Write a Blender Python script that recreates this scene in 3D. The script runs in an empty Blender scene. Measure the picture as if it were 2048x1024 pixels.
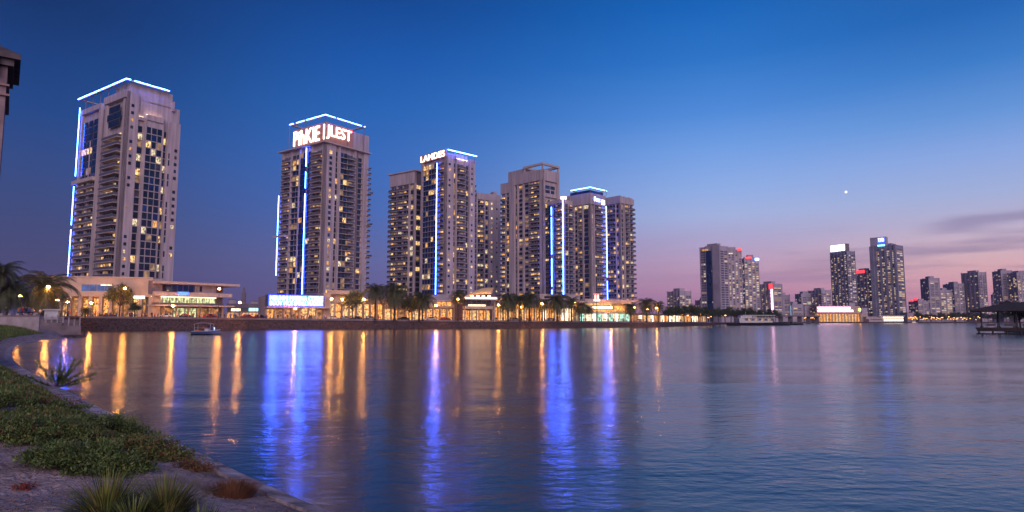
import bpy, math, random
import numpy as np
from mathutils import Vector, Matrix
random.seed(7); rng = np.random.default_rng(11)
sc = bpy.context.scene
COL = sc.collection
# ------------------------------------------------------------------ camera model
CAMZ = 3.0; F = 1300.0; PITCH = math.radians(5.67)
FH = F / math.cos(PITCH)
def W(px, py, d):
    """world point at depth d (metres along +Y) behind photo pixel px, py"""
    u, v = (px-1024)/F, (512-py)/F
    fy = math.cos(PITCH) - v*math.sin(PITCH); fz = math.sin(PITCH) + v*math.cos(PITCH)
    return Vector((u/fy*d, d, CAMZ + fz/fy*d))
def GX(px, d): return (px-1024)/FH*d
def ZY(py, d): return W(1024, py, d).z
# ------------------------------------------------------------------ helpers
def tag(o, label=None, cat=None, group=None, kind=None):
    if label: o['label'] = label
    if cat: o['category'] = cat
    if group: o['group'] = group
    if kind: o['kind'] = kind
    return o
def empty(name, loc, label, cat, rz=0, group=None):
    o = bpy.data.objects.new(name, None); COL.objects.link(o)
    o.location = loc; o.rotation_euler = (0, 0, rz); o.empty_display_size = 0.5
    return tag(o, label, cat, group)
def link(name, me, parent=None, loc=(0,0,0), rot=(0,0,0)):
    o = bpy.data.objects.new(name, me); COL.objects.link(o)
    if parent: o.parent = parent
    o.location = loc; o.rotation_euler = rot
    return o
def copy_tree(o, parent=None):
    c = o.copy(); COL.objects.link(c); c.parent = parent
    for ch in list(o.children): copy_tree(ch, c)
    return c
class MB:
    def __init__(s): s.v = []; s.f = []; s.m = []
    def box(s, x0, x1, y0, y1, z0, z1, m=0):
        if x0 > x1: x0, x1 = x1, x0
        if y0 > y1: y0, y1 = y1, y0
        b = len(s.v)
        s.v += [(x0,y0,z0),(x1,y0,z0),(x1,y1,z0),(x0,y1,z0),(x0,y0,z1),(x1,y0,z1),(x1,y1,z1),(x0,y1,z1)]
        s.f += [(b,b+3,b+2,b+1),(b+4,b+5,b+6,b+7),(b,b+1,b+5,b+4),(b+1,b+2,b+6,b+5),(b+2,b+3,b+7,b+6),(b+3,b,b+4,b+7)]
        s.m += [m]*6; return s
    def poly(s, pts, m=0):
        b = len(s.v); s.v += [tuple(p) for p in pts]; s.f.append(tuple(range(b, b+len(pts)))); s.m.append(m); return s
    def tube(s, pts, rad, n=8, m=0, cap=True):
        pts = [Vector(p) for p in pts]; b = len(s.v)
        if not hasattr(rad, '__len__'): rad = [rad]*len(pts)
        for i, p in enumerate(pts):
            t = (pts[min(i+1, len(pts)-1)] - pts[max(i-1, 0)]).normalized()
            a = t.cross(Vector((0,0,1)))
            if a.length < 1e-3: a = t.cross(Vector((1,0,0)))
            a.normalize(); c = t.cross(a)
            for k in range(n):
                th = 2*math.pi*k/n
                s.v.append(tuple(p + (a*math.cos(th) + c*math.sin(th))*rad[i]))
        for i in range(len(pts)-1):
            for k in range(n):
                q = b+i*n; s.f.append((q+k, q+(k+1) % n, q+n+(k+1) % n, q+n+k)); s.m.append(m)
        if cap:
            s.f.append(tuple(b+k for k in range(n))[::-1]); s.m.append(m)
            q = b+(len(pts)-1)*n; s.f.append(tuple(q+k for k in range(n))); s.m.append(m)
        return s
    def lathe(s, prof, n=12, m=0, c=(0,0,0)):
        b = len(s.v)
        for r, z in prof:
            for k in range(n):
                th = 2*math.pi*(k+.5)/n; s.v.append((c[0]+r*math.cos(th), c[1]+r*math.sin(th), c[2]+z))
        for i in range(len(prof)-1):
            for k in range(n):
                q = b+i*n; s.f.append((q+k, q+(k+1) % n, q+n+(k+1) % n, q+n+k)); s.m.append(m)
        s.f.append(tuple(b+k for k in range(n))[::-1]); s.m.append(m)
        q = b+(len(prof)-1)*n; s.f.append(tuple(q+k for k in range(n))); s.m.append(m)
        return s
    def mesh(s, name, mats, smooth=False):
        me = bpy.data.meshes.new(name); me.from_pydata(s.v, [], s.f)
        for m in (mats if isinstance(mats, (list, tuple)) else [mats]): me.materials.append(m)
        me.polygons.foreach_set('material_index', s.m)
        if smooth: me.polygons.foreach_set('use_smooth', [True]*len(s.f))
        me.update(); return me
    def build(s, name, mats, parent=None, loc=(0,0,0), rot=(0,0,0), smooth=False):
        return link(name, s.mesh(name, mats, smooth), parent, loc, rot)
def npmesh(name, V, Fq, mats, mi=None, smooth=False):
    me = bpy.data.meshes.new(name); V = np.asarray(V, dtype=np.float32); Fq = np.asarray(Fq, dtype=np.int32)
    n, k = Fq.shape
    me.vertices.add(len(V)); me.vertices.foreach_set('co', V.ravel())
    me.loops.add(n*k); me.loops.foreach_set('vertex_index', Fq.ravel())
    me.polygons.add(n); me.polygons.foreach_set('loop_start', np.arange(0, n*k, k, dtype=np.int32))
    for m in mats: me.materials.append(m)
    if mi is not None: me.polygons.foreach_set('material_index', np.asarray(mi, dtype=np.int32))
    if smooth: me.polygons.foreach_set('use_smooth', np.ones(n, dtype=bool))
    me.update(calc_edges=True); me.validate(); return me
def leaves(name, P, D, L, Wd, mats, mi=None, bend=0.0):
    """leaf-shaped quads at P pointing along D"""
    P = np.asarray(P); D = np.asarray(D); n = len(P)
    D = D/np.linalg.norm(D, axis=1, keepdims=True)
    R = rng.normal(size=(n,3)); S = np.cross(D, R); S /= np.linalg.norm(S, axis=1, keepdims=True)+1e-9
    L = np.broadcast_to(L, (n,))[:,None]; Wd = np.broadcast_to(Wd, (n,))[:,None]
    V = np.stack([P, P+D*L*.45+S*Wd*.5, P+D*L, P+D*L*.45-S*Wd*.5], 1)
    V[:,2,2] -= bend*L[:,0]
    return npmesh(name, V.reshape(-1,3), np.arange(4*n).reshape(-1,4), mats, mi)
# ------------------------------------------------------------------ materials
def mat(name, col, rough=.7, metal=0, var=.12, scale=1.0, bump=0, bscale=20, coat=0, stretch=None):
    m = bpy.data.materials.new(name); m.use_nodes = True; nt = m.node_tree; b = nt.nodes['Principled BSDF']
    b.inputs['Roughness'].default_value = rough; b.inputs['Metallic'].default_value = metal
    b.inputs['Base Color'].default_value = (*col, 1)
    geo = nt.nodes.new('ShaderNodeNewGeometry')
    src = geo.outputs['Position']
    if stretch:
        mp = nt.nodes.new('ShaderNodeMapping'); mp.inputs['Scale'].default_value = stretch
        nt.links.new(src, mp.inputs[0]); src = mp.outputs[0]
    if var:
        n = nt.nodes.new('ShaderNodeTexNoise'); n.inputs['Scale'].default_value = scale; n.inputs['Detail'].default_value = 5
        nt.links.new(src, n.inputs['Vector'])
        r = nt.nodes.new('ShaderNodeMapRange'); r.inputs[1].default_value = .3; r.inputs[2].default_value = .7
        r.inputs[3].default_value = 1-var*2; r.inputs[4].default_value = 1+var
        nt.links.new(n.outputs['Fac'], r.inputs[0])
        h = nt.nodes.new('ShaderNodeHueSaturation'); h.inputs['Color'].default_value = (*col, 1)
        nt.links.new(r.outputs[0], h.inputs['Value']); nt.links.new(h.outputs[0], b.inputs['Base Color'])
    if bump:
        n2 = nt.nodes.new('ShaderNodeTexNoise'); n2.inputs['Scale'].default_value = bscale; n2.inputs['Detail'].default_value = 4
        nt.links.new(src, n2.inputs['Vector'])
        bp = nt.nodes.new('ShaderNodeBump'); bp.inputs['Strength'].default_value = bump; bp.inputs['Distance'].default_value = .1
        nt.links.new(n2.outputs['Fac'], bp.inputs['Height']); nt.links.new(bp.outputs[0], b.inputs['Normal'])
    return m
def emit(name, col, strength, sampling='NONE', noise=None, lo=.3):
    m = bpy.data.materials.new(name); m.use_nodes = True; nt = m.node_tree; b = nt.nodes['Principled BSDF']
    b.inputs['Base Color'].default_value = (.05,.05,.05,1); b.inputs['Roughness'].default_value = .3
    b.inputs['Emission Color'].default_value = (*col, 1); b.inputs['Emission Strength'].default_value = strength
    if noise:
        geo = nt.nodes.new('ShaderNodeNewGeometry'); mp = nt.nodes.new('ShaderNodeMapping'); mp.inputs['Scale'].default_value = noise
        nt.links.new(geo.outputs['Position'], mp.inputs[0])
        n = nt.nodes.new('ShaderNodeTexNoise'); n.inputs['Scale'].default_value = 1; n.inputs['Detail'].default_value = 2
        nt.links.new(mp.outputs[0], n.inputs['Vector'])
        r = nt.nodes.new('ShaderNodeMapRange'); r.inputs[1].default_value = .35; r.inputs[2].default_value = .65
        r.inputs[3].default_value = strength*lo; r.inputs[4].default_value = strength*1.15
        nt.links.new(n.outputs['Fac'], r.inputs[0]); nt.links.new(r.outputs[0], b.inputs['Emission Strength'])
    m.cycles.emission_sampling = sampling
    return m
M = {}
M['wall'] = mat('rendered_wall', (.46,.38,.415), .8, var=.16, scale=.9, stretch=(1,1,.08))
M['wall_dark'] = mat('dark_wall', (.19,.15,.17), .8, var=.1, scale=.3)
M['wall_beige'] = mat('beige_wall', (.52,.40,.33), .8, var=.1, scale=.4)
M['slab'] = mat('balcony_slab', (.50,.41,.40), .8, var=.1, scale=.5)
M['rail'] = mat('balcony_railing', (.13,.12,.16), .3, .2, var=.1)
M['frame'] = mat('window_frame', (.24,.21,.24), .5, .2, var=.05)
M['glass'] = mat('dark_glass', (.018,.03,.06), .12, .35, var=.35, scale=.45)
M['glass_blue'] = mat('blue_glass', (.02,.06,.18), .12, .5, var=.35, scale=.4)
M['glass_grey'] = mat('grey_glass', (.085,.075,.105), .3, .1, var=.4, scale=.6)
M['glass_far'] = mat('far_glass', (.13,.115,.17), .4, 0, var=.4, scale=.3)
M['lit_far_a'] = emit('far_lit_window', (1,.66,.38), .75)
M['lit_far_b'] = emit('far_lit_window_pale', (1,.82,.66), .6)
M['lit_far_c'] = emit('far_lit_window_dim', (.9,.5,.32), .32)
M['lit_a'] = emit('lit_window_warm', (1,.60,.22), 1.7, noise=(1.9,1.9,1.1), lo=.08)
M['lit_b'] = emit('lit_window_amber', (1,.46,.11), 1.3, noise=(1.9,1.9,1.1), lo=.08)
M['lit_c'] = emit('lit_window_pale', (1,.80,.48), 1.25, noise=(1.9,1.9,1.1), lo=.08)
M['lit_d'] = emit('lit_window_dim', (.85,.48,.22), .45, noise=(1,1,.7))
M['led'] = emit('led_strip', (.035,.11,1), 75, 'AUTO')
M['led_white'] = emit('led_roof_strip', (.04,.12,1), 60, 'AUTO')
M['cove'] = emit('cove_light', (1,.62,.42), 7, 'AUTO')
M['sign'] = emit('sign_letter', (1,.72,.60), 4.5, 'AUTO')
M['sign_box'] = mat('sign_box', (.50,.25,.20), .6, var=.1)
M['sign_blue'] = emit('sign_blue_glow', (.012,.04,1), 13, 'AUTO')
M['sign_white'] = emit('sign_white_letter', (.10,.20,1), 30, 'AUTO')
M['sign_red'] = emit('sign_red', (1,.05,.06), 2.0, 'NONE')
M['sign_cyan'] = emit('sign_cyan', (.3,.85,1), 3.0, 'NONE')
M['sign_pink'] = emit('sign_pink', (1,.55,.85), 5, 'NONE')
M['uplight'] = emit('uplight_glow', (1,.45,.12), 38, 'AUTO')
M['sign_screen'] = emit('sign_screen', (.80,.80,1), 4.5, 'NONE')
M['shop_warm'] = emit('shop_light_warm', (1,.40,.09), 1.9, 'AUTO', noise=(2.2,2.2,1.5), lo=.06)
M['shop_pale'] = emit('shop_light_pale', (1,.55,.20), 1.7, 'AUTO', noise=(2.0,2.0,1.6), lo=.08)
M['shop_white'] = emit('shop_light_white', (1,.80,.55), 2.6, 'AUTO')
M['shop_teal'] = emit('shop_light_teal', (.5,1,.78), 1.7, 'AUTO', noise=(.9,.9,1.3), lo=.2)
M['shop_green'] = emit('shop_light_green', (.75,.8,.4), 1.3, 'AUTO', noise=(1.6,1.6,.9), lo=.1)
M['shop_dim'] = emit('shop_dim', (.9,.38,.12), .8, 'NONE', noise=(.8,.8,1.0), lo=.1)
M['lamp'] = emit('lamp_glow', (1,.37,.06), 420, 'AUTO')
M['lamp_far'] = emit('lamp_far_glow', (1,.42,.10), 9, 'NONE')
M['lamp_pink'] = emit('lamp_pink_glow', (1,.6,.45), 9, 'NONE')
M['pole'] = mat('lamp_pole_metal', (.10,.08,.08), .5, .5, var=.1)
M['paving'] = mat('promenade_paving', (.30,.24,.22), .85, var=.2, scale=.3)
M['rock'] = mat('embankment_rock', (.085,.052,.06), .9, var=.45, scale=2.2, bump=.8, bscale=3)
M['coping'] = mat('coping_stone', (.24,.18,.20), .8, var=.15, scale=.6)
M['trunk'] = mat('palm_trunk_bark', (.09,.06,.045), .95, var=.3, scale=3, bump=.6, bscale=8)
M['frond'] = mat('palm_frond', (.085,.095,.035), .6, var=.35, scale=1.5)
M['frond2'] = mat('palm_frond_dry', (.16,.12,.05), .7, var=.3, scale=1.5)
M['leaf_dark'] = mat('tree_leaf_dark', (.045,.07,.025), .6, var=.4, scale=1.2)
M['leaf_olive'] = mat('tree_leaf_olive', (.13,.14,.035), .6, var=.4, scale=1.2)
M['white_paint'] = mat('white_boat_paint', (.55,.53,.56), .35, var=.1)
M['navy'] = mat('navy_paint', (.05,.07,.16), .3, var=.15)
M['hull_dark'] = mat('dark_hull', (.02,.02,.03), .4, var=.2)
M['wood_dark'] = mat('dark_timber', (.045,.03,.03), .7, var=.3, scale=2)
M['thatch'] = mat('dark_roof_shingle', (.05,.04,.045), .9, var=.3, scale=3, bump=.5, bscale=10)
M['concrete'] = mat('pale_concrete', (.36,.30,.32), .85, var=.15, scale=.8, bump=.2)
M['black'] = mat('tyre_rubber', (.02,.02,.02), .8, var=0)
# ------------------------------------------------------------------ world sky
def srgb(h):
    c = [int(h[i:i+2], 16)/255 for i in (0, 2, 4)]
    return tuple((x/12.92 if x <= .04045 else ((x+.055)/1.055)**2.4) for x in c)
w = bpy.data.worlds.new('World'); sc.world = w; w.use_nodes = True; nt = w.node_tree; N = nt.nodes; Lk = nt.links
bg = N['Background']
tc = N.new('ShaderNodeTexCoord'); sx = N.new('ShaderNodeSeparateXYZ'); Lk.new(tc.outputs['Generated'], sx.inputs[0])
def math_(op, a, b=None, clamp=False):
    n = N.new('ShaderNodeMath'); n.operation = op; n.use_clamp = clamp
    for i, x in enumerate((a, b)):
        if x is None: continue
        if isinstance(x, (int, float)): n.inputs[i].default_value = x
        else: Lk.new(x, n.inputs[i])
    return n.outputs[0]
elev = math_('DIVIDE', math_('ARCSINE', sx.outputs['Z']), math.radians(40))
elev = math_('MAXIMUM', elev, 0.0)
def ramp(stops):
    r = N.new('ShaderNodeValToRGB'); e = r.color_ramp.elements; r.color_ramp.interpolation = 'EASE'
    r.color_ramp.interpolation = 'B_SPLINE' if False else 'LINEAR'
    while len(e) > 1: e.remove(e[-1])
    for i, (p, h) in enumerate(stops):
        if i == 0: e[0].position = p; x = e[0]
        else: x = e.new(p)
        x.color = (*srgb(h), 1)
    Lk.new(elev, r.inputs[0]); return r.outputs[0]
EPX = 1024
def E(y):
    u, v = (EPX-1024)/1300, (512-y)/1300
    return math.degrees(math.atan2(math.sin(PITCH)+v*math.cos(PITCH), math.hypot(u, math.cos(PITCH)-v*math.sin(PITCH))))/40
EPX = 60
skyL = ramp([(0,'50466f'), (E(600),'4b446f'), (E(520),'464874'), (E(420),'3b4a7c'), (E(320),'304a84'), (E(220),'1f4685'), (E(110),'153e7c'), (E(0),'0e336b'), (1,'0a2350')])
EPX = 700
skyM = ramp([(0,'66588c'), (E(600),'655c90'), (E(520),'6068a2'), (E(420),'466ab4'), (E(320),'3669b8'), (E(220),'2463b3'), (E(110),'1656a8'), (E(0),'0c4691'), (1,'08285c')])
EPX = 1450
skyR = ramp([(0,'8d6b93'), (E(620),'a0769f'), (E(580),'bc8bab'), (E(530),'c2a0bf'), (E(470),'aea9d1'), (E(430),'a4b3df'), (E(380),'90aee5'), (E(300),'729fe3'), (E(220),'4d89d7'), (E(110),'2872c5'), (E(0),'1062b6'), (1,'0a3670')])
EPX = 2000
skyQ = ramp([(0,'a37695'), (E(620),'ba829f'), (E(580),'da99aa'), (E(530),'e4b3ba'), (E(500),'dab8c3'), (E(440),'bbb3d0'), (E(380),'a2b1db'), (E(300),'89a7e1'), (E(220),'6495d8'), (E(110),'387ac7'), (E(0),'1e64b3'), (1,'0b3164')])
# azimuth factor
az = math_('ARCTAN2', sx.outputs['X'], sx.outputs['Y'])
aabs = math_('ABSOLUTE', math_('SUBTRACT', az, math.radians(50)))
aa = math_('MINIMUM', aabs, math_('SUBTRACT', 2*math.pi, aabs))
def mixc(a, b, f):
    m = N.new('ShaderNodeMix'); m.data_type = 'RGBA'; Lk.new(f, m.inputs[0]); Lk.new(a, m.inputs[6]); Lk.new(b, m.inputs[7]); return m.outputs[2]
def fac(a0, a1):
    m = N.new('ShaderNodeMapRange'); m.interpolation_type = 'SMOOTHSTEP'
    m.inputs[1].default_value = math.radians(50-a0); m.inputs[2].default_value = math.radians(50-a1); Lk.new(aa, m.inputs[0]); return m.outputs[0]
c = mixc(skyQ, skyR, fac(37, 16)); c = mixc(c, skyM, fac(20, -14)); c = mixc(c, skyL, fac(-10, -38))
# thin streaks of cloud low on the right
mp = N.new('ShaderNodeMapping'); mp.inputs['Scale'].default_value = (2.2, 2.2, 26); mp.inputs['Location'].default_value = (.3, .1, 2.2); Lk.new(tc.outputs['Generated'], mp.inputs[0])
nz = N.new('ShaderNodeTexNoise'); nz.inputs['Scale'].default_value = 2.2; nz.inputs['Detail'].default_value = 4; Lk.new(mp.outputs[0], nz.inputs['Vector'])
cl = N.new('ShaderNodeMapRange'); cl.inputs[1].default_value = .5; cl.inputs[2].default_value = .72; Lk.new(nz.outputs['Fac'], cl.inputs[0])
band = N.new('ShaderNodeMapRange'); band.interpolation_type = 'SMOOTHSTEP'; band.inputs[1].default_value = E(400); band.inputs[2].default_value = E(470); Lk.new(elev, band.inputs[0])
rt = N.new('ShaderNodeMapRange'); rt.inputs[1].default_value = math.radians(45); rt.inputs[2].default_value = math.radians(18); Lk.new(aa, rt.inputs[0])
cf = math_('MULTIPLY', math_('MULTIPLY', cl.outputs[0], band.outputs[0]), math_('MULTIPLY', rt.outputs[0], .55))
EPX = 1850; e1 = E(460); EPX = 2048; e2 = E(430); a1 = math.atan(826/FH); a2 = math.atan(1024/FH)
cen = math_('ADD', math_('MULTIPLY', math_('SUBTRACT', az, a1), (e2-e1)/(a2-a1)), e1)
dis = math_('ABSOLUTE', math_('SUBTRACT', math_('ADD', elev, math_('MULTIPLY', math_('SUBTRACT', nz.outputs['Fac'], .5), .035)), cen))
wc = N.new('ShaderNodeMapRange'); wc.interpolation_type = 'SMOOTHSTEP'; wc.inputs[1].default_value = .019; wc.inputs[2].default_value = .003; Lk.new(dis, wc.inputs[0])
wa = N.new('ShaderNodeMapRange'); wa.interpolation_type = 'SMOOTHSTEP'; wa.inputs[1].default_value = a1-.02; wa.inputs[2].default_value = a1+.05; Lk.new(az, wa.inputs[0])
cf = math_('MAXIMUM', cf, math_('MULTIPLY', math_('MULTIPLY', wc.outputs[0], wa.outputs[0]), .5))
cc = N.new('ShaderNodeRGB'); cc.outputs[0].default_value = (*srgb('7d6f9c'), 1)
c = mixc(c, cc.outputs[0], cf)
# the physical twilight sky, a small part of the light
nish = N.new('ShaderNodeTexSky'); nish.sky_type = 'NISHITA'; nish.sun_disc = False
SUN_EL = math.radians(20); SUN_AZ = math.radians(168)   # measured clockwise from +Y
nish.sun_elevation = math.radians(0.5); nish.sun_rotation = math.radians(200)
ad = N.new('ShaderNodeMix'); ad.data_type = 'RGBA'; ad.blend_type = 'ADD'; ad.inputs[0].default_value = .002
Lk.new(c, ad.inputs[6]); Lk.new(nish.outputs[0], ad.inputs[7]); Lk.new(ad.outputs[2], bg.inputs[0]); bg.inputs[1].default_value = 1.06
sun = bpy.data.lights.new('afterglow', 'SUN'); sun.energy = 2.0; sun.angle = math.radians(50); sun.color = (1, .78, .84)
so = bpy.data.objects.new('afterglow', sun); COL.objects.link(so)
dv = Vector((math.sin(SUN_AZ)*math.cos(SUN_EL), math.cos(SUN_AZ)*math.cos(SUN_EL), math.sin(SUN_EL)))
so.rotation_euler = dv.to_track_quat('Z', 'Y').to_euler()
# ------------------------------------------------------------------ water
wm = bpy.data.materials.new('bay_water'); wm.use_nodes = True; nt = wm.node_tree; b = nt.nodes['Principled BSDF']
b.inputs['Base Color'].default_value = (.012,.03,.06,1); b.inputs['Roughness'].default_value = .165; b.inputs['IOR'].default_value = 1.5
geo = nt.nodes.new('ShaderNodeNewGeometry')
def wn(scale, stretch, detail):
    mp = nt.nodes.new('ShaderNodeMapping'); mp.inputs['Scale'].default_value = stretch; nt.links.new(geo.outputs['Position'], mp.inputs[0])
    n = nt.nodes.new('ShaderNodeTexNoise'); n.inputs['Scale'].default_value = scale; n.inputs['Detail'].default_value = detail
    nt.links.new(mp.outputs[0], n.inputs['Vector']); return n.outputs['Fac']
def wadd(a, b_, k):
    m = nt.nodes.new('ShaderNodeMath'); m.operation = 'MULTIPLY_ADD'; nt.links.new(b_, m.inputs[0]); m.inputs[1].default_value = k
    if isinstance(a, float): m.inputs[2].default_value = a
    else: nt.links.new(a, m.inputs[2])
    return m.outputs[0]
mr = nt.nodes.new('ShaderNodeMapRange'); mr.inputs[1].default_value = .38; mr.inputs[2].default_value = .62; mr.inputs[3].default_value = .35; mr.inputs[4].default_value = 1.7
nt.links.new(wn(.03, (.5,1.8,1), 3), mr.inputs[0])
h = wadd(0.0, wn(3.2, (.8,1.2,1), 3), .016)
h = wadd(h, wn(.7, (.7,1.2,1), 2), .032)
mm = nt.nodes.new('ShaderNodeMath'); mm.operation = 'MULTIPLY'; nt.links.new(h, mm.inputs[0]); nt.links.new(mr.outputs[0], mm.inputs[1]); h = mm.outputs[0]
h = wadd(h, wn(.06, (.5,1.5,1), 2), .30)
bp = nt.nodes.new('ShaderNodeBump'); bp.inputs['Strength'].default_value = 1; bp.inputs['Distance'].default_value = 1.0
nt.links.new(h, bp.inputs['Height']); nt.links.new(bp.outputs[0], b.inputs['Normal'])
WATER_NT = nt
V = []; Fc = []
xs = [-1600,-800,-400,-100,0,100,400,900,1600]; ys = [-60,0,40,120,400,900,1650]
for y in ys:
    for x in xs: V.append((x, y, 0))
for j in range(len(ys)-1):
    for i in range(len(xs)-1): q = j*len(xs)+i; Fc.append((q, q+1, q+1+len(xs), q+len(xs)))
tag(link('water', npmesh('water', V, Fc, [wm])), kind='structure')
# ------------------------------------------------------------------ promenade ground
WP = [(-60,118),(60,124),(98,150),(150,190),(400,205),(520,222),(780,240),(1020,258),(1300,300),(1400,380),(1432,440)]
WPX = [Vector((GX(p, d), d)) for p, d in WP]
gzx = [(-300,4.3),(-127,4.3),(-98,4.0),(-86,3.85),(-45,3.37),(-1,3.1),(63,2.55),(109,2.3),(400,2.2)]
def gz(x): return float(np.interp(x, [a for a, _ in gzx], [b for _, b in gzx]))
mb = MB(); mq = [p for p in WPX[3:]]
for a, c_ in zip(mq[:-1], mq[1:]):
    za, zc = gz(a.x)-.35, gz(c_.x)-.35; mb.poly([(a.x,a.y,za),(c_.x,c_.y,zc),(c_.x,900,zc),(a.x,900,za)])
mb.poly([(x, y, gz(x)-.35) for x, y in [(-400,118)]+[(p.x,p.y) for p in WPX[:4]]+[(-127.1,900),(-400,900)]])
tag(mb.build('promenade', M['paving']), kind='structure')
# embankment: rubble slope with coping
seg = list(WPX)
pts = []
for i in range(len(seg)-1):
    a, b_ = seg[i], seg[i+1]; n = max(2, int((b_-a).length/.8))
    for k in range(n): pts.append(a.lerp(b_, k/n))
pts.append(seg[-1]); pts = [Vector((p.x, p.y)) for p in pts]
nz_ = 10; V = []; Fc = []
for i, p in enumerate(pts):
    t = (pts[min(i+1,len(pts)-1)] - pts[max(i-1,0)]).normalized(); nrm = Vector((t.y, -t.x))
    zt = gz(p.x)-.5
    for k in range(nz_+1):
        f = k/nz_; z = zt + (-.5-zt)*f
        o = f*2.4 + (random.uniform(-.28,.28) if 0 < k else 0)
        V.append((p.x+nrm.x*o+random.uniform(-.2,.2), p.y+nrm.y*o, z+random.uniform(-.12,.12)*(k > 0)))
for i in range(len(pts)-1):
    for k in range(nz_): q = i*(nz_+1)+k; Fc.append((q, q+1, q+nz_+2, q+nz_+1))
emb = empty('embankment_wall', (0,0,0), 'long dark rubble embankment wall between the bay and the promenade', 'sea wall')
link('rubble_slope', npmesh('rubble_slope', V, Fc, [M['rock']]), emb)
mb = MB()
for i in range(0, len(pts)-1, 4):
    a = pts[i]; b_ = pts[min(i+4, len(pts)-1)]; t = (b_-a).normalized(); n_ = Vector((t.y, -t.x))
    za, zb = gz(a.x), gz(b_.x); o = .35; iw = .5
    A0, B0, A1, B1 = a+n_*o, b_+n_*o, a-n_*iw, b_-n_*iw
    mb.poly([(A0.x,A0.y,za-.6),(B0.x,B0.y,zb-.6),(B0.x,B0.y,zb),(A0.x,A0.y,za)])
    mb.poly([(A0.x,A0.y,za),(B0.x,B0.y,zb),(B1.x,B1.y,zb),(A1.x,A1.y,za)])
    mb.poly([(A1.x,A1.y,za),(B1.x,B1.y,zb),(B1.x,B1.y,zb-.5),(A1.x,A1.y,za-.5)])
mb.build('coping', M['coping'], emb)
def along(px):
    """promenade edge point & depth at photo column px"""
    d = float(np.interp(px, [a for a, _ in WP], [b for _, b in WP])); return d
# ------------------------------------------------------------------ foreground bank
SH = [(1000,1250),(760,1066),(660,1024),(580,990),(500,955),(420,915),(330,875),(250,840),(170,800),(112,770),(62,745),(32,725),(22,706),(34,692),(62,684),(100,678),(150,672)]
SHW = []
for px, py in SH:
    d = CAMZ*FH/(py-641); SHW.append((GX(px, d), d))
SHW.append((-100, 175)); SHW.insert(0, (4.0, -4.0))
SHW = np.array(SHW)
# smooth shoreline
for _ in range(2):
    q = [SHW[0]]
    for a, b_ in zip(SHW[:-1], SHW[1:]): q += [a*.75+b_*.25, a*.25+b_*.75]
    q.append(SHW[-1]); SHW = np.array(q)
def sdist(X, Y):
    P = np.stack([X, Y], -1)[..., None, :]; A = SHW[:-1]; B = SHW[1:]; AB = B-A
    t = np.clip(((P-A)*AB).sum(-1)/(AB**2).sum(-1), 0, 1); C = A+t[..., None]*AB
    D = P-C; dd = np.sqrt((D**2).sum(-1)); i = dd.argmin(-1)
    dmin = np.take_along_axis(dd, i[..., None], -1)[..., 0]
    Di = np.take_along_axis(D, i[..., None, None], -2)[..., 0, :]; ABi = AB[i]
    s = np.sign(ABi[..., 0]*Di[..., 1]-ABi[..., 1]*Di[..., 0])
    return dmin*s
def Hland(X, Y):
    X = np.asarray(X, float); Y = np.asarray(Y, float)
    s = sdist(X, Y); si = np.maximum(s, 0)
    h = np.where(s > 0, .05+.95*(1-np.exp(-si/4.0)), .05+s*.35)
    h = h + np.where(s > 0, 1.75*(1-np.exp(-np.maximum(si-1.0,0)/7))*np.clip((Y-28)/32, 0, 1), 0)
    h = h + .035*np.sin(X*2.1+Y*1.3)*np.sin(Y*2.7-X)*np.clip(si, 0, 1)
    h = h + .07*np.sin(X*.7+1)*np.sin(Y*.55)*np.clip(si/3, 0, 1)
    return np.maximum(h, -2.5)
def Hpt(x, y): return float(Hland(np.array([x]), np.array([y]))[0])
nr, ncol = 300, 300
dd = np.geomspace(2.2, 122, nr); pp = np.linspace(-700, 1350, ncol)
Dg, Pg = np.meshgrid(dd, pp, indexing='ij'); Xg = (Pg-1024)/FH*Dg
Zg = np.concatenate([Hland(Xg[i:i+50], Dg[i:i+50]) for i in range(0, nr, 50)])
Zg += rng.normal(size=Zg.shape)*.010*np.clip(Zg*4, 0, 1)
keep = Zg > -.8
V = np.stack([Xg, Dg, Zg], -1).reshape(-1, 3)
idx = np.arange(nr*ncol).reshape(nr, ncol)
Q = np.stack([idx[:-1,:-1], idx[:-1,1:], idx[1:,1:], idx[1:,:-1]], -1).reshape(-1, 4)
Q = Q[keep.reshape(-1)[Q].any(1)]
sand = mat('bank_sand', (.42,.32,.34), .95, var=.3, scale=1.4, bump=.9, bscale=9)
tag(link('ground', npmesh('ground', V, Q, [sand], smooth=True)), kind='structure')
# kerb strip along the water's edge
mb = MB(); ks = [p for p in SHW if p[1] > 3 and p[1] < 112]
kv = []
for i, p in enumerate(ks):
    t = np.array(ks[min(i+1,len(ks)-1)])-np.array(ks[max(i-1,0)]); t /= np.linalg.norm(t); n_ = np.array([-t[1], t[0]])
    wdt = .16 + .012*p[1] + random.uniform(-.03,.03)
    kv.append([(p[0]-n_[0]*.10, p[1]-n_[1]*.10, -.25), (p[0]-n_[0]*.06, p[1]-n_[1]*.06, .10), (p[0]+n_[0]*wdt, p[1]+n_[1]*wdt, .17), (p[0]+n_[0]*(wdt+.05), p[1]+n_[1]*(wdt+.05), -.1)])
for a, b_ in zip(kv[:-1], kv[1:]):
    for k in range(3): mb.poly([a[k], b_[k], b_[k+1], a[k+1]])
tag(mb.build('kerb', mat('kerb_concrete', (.50,.42,.47), .9, var=.4, scale=2.5, bump=.4, bscale=8), smooth=True), kind='structure')
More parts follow.
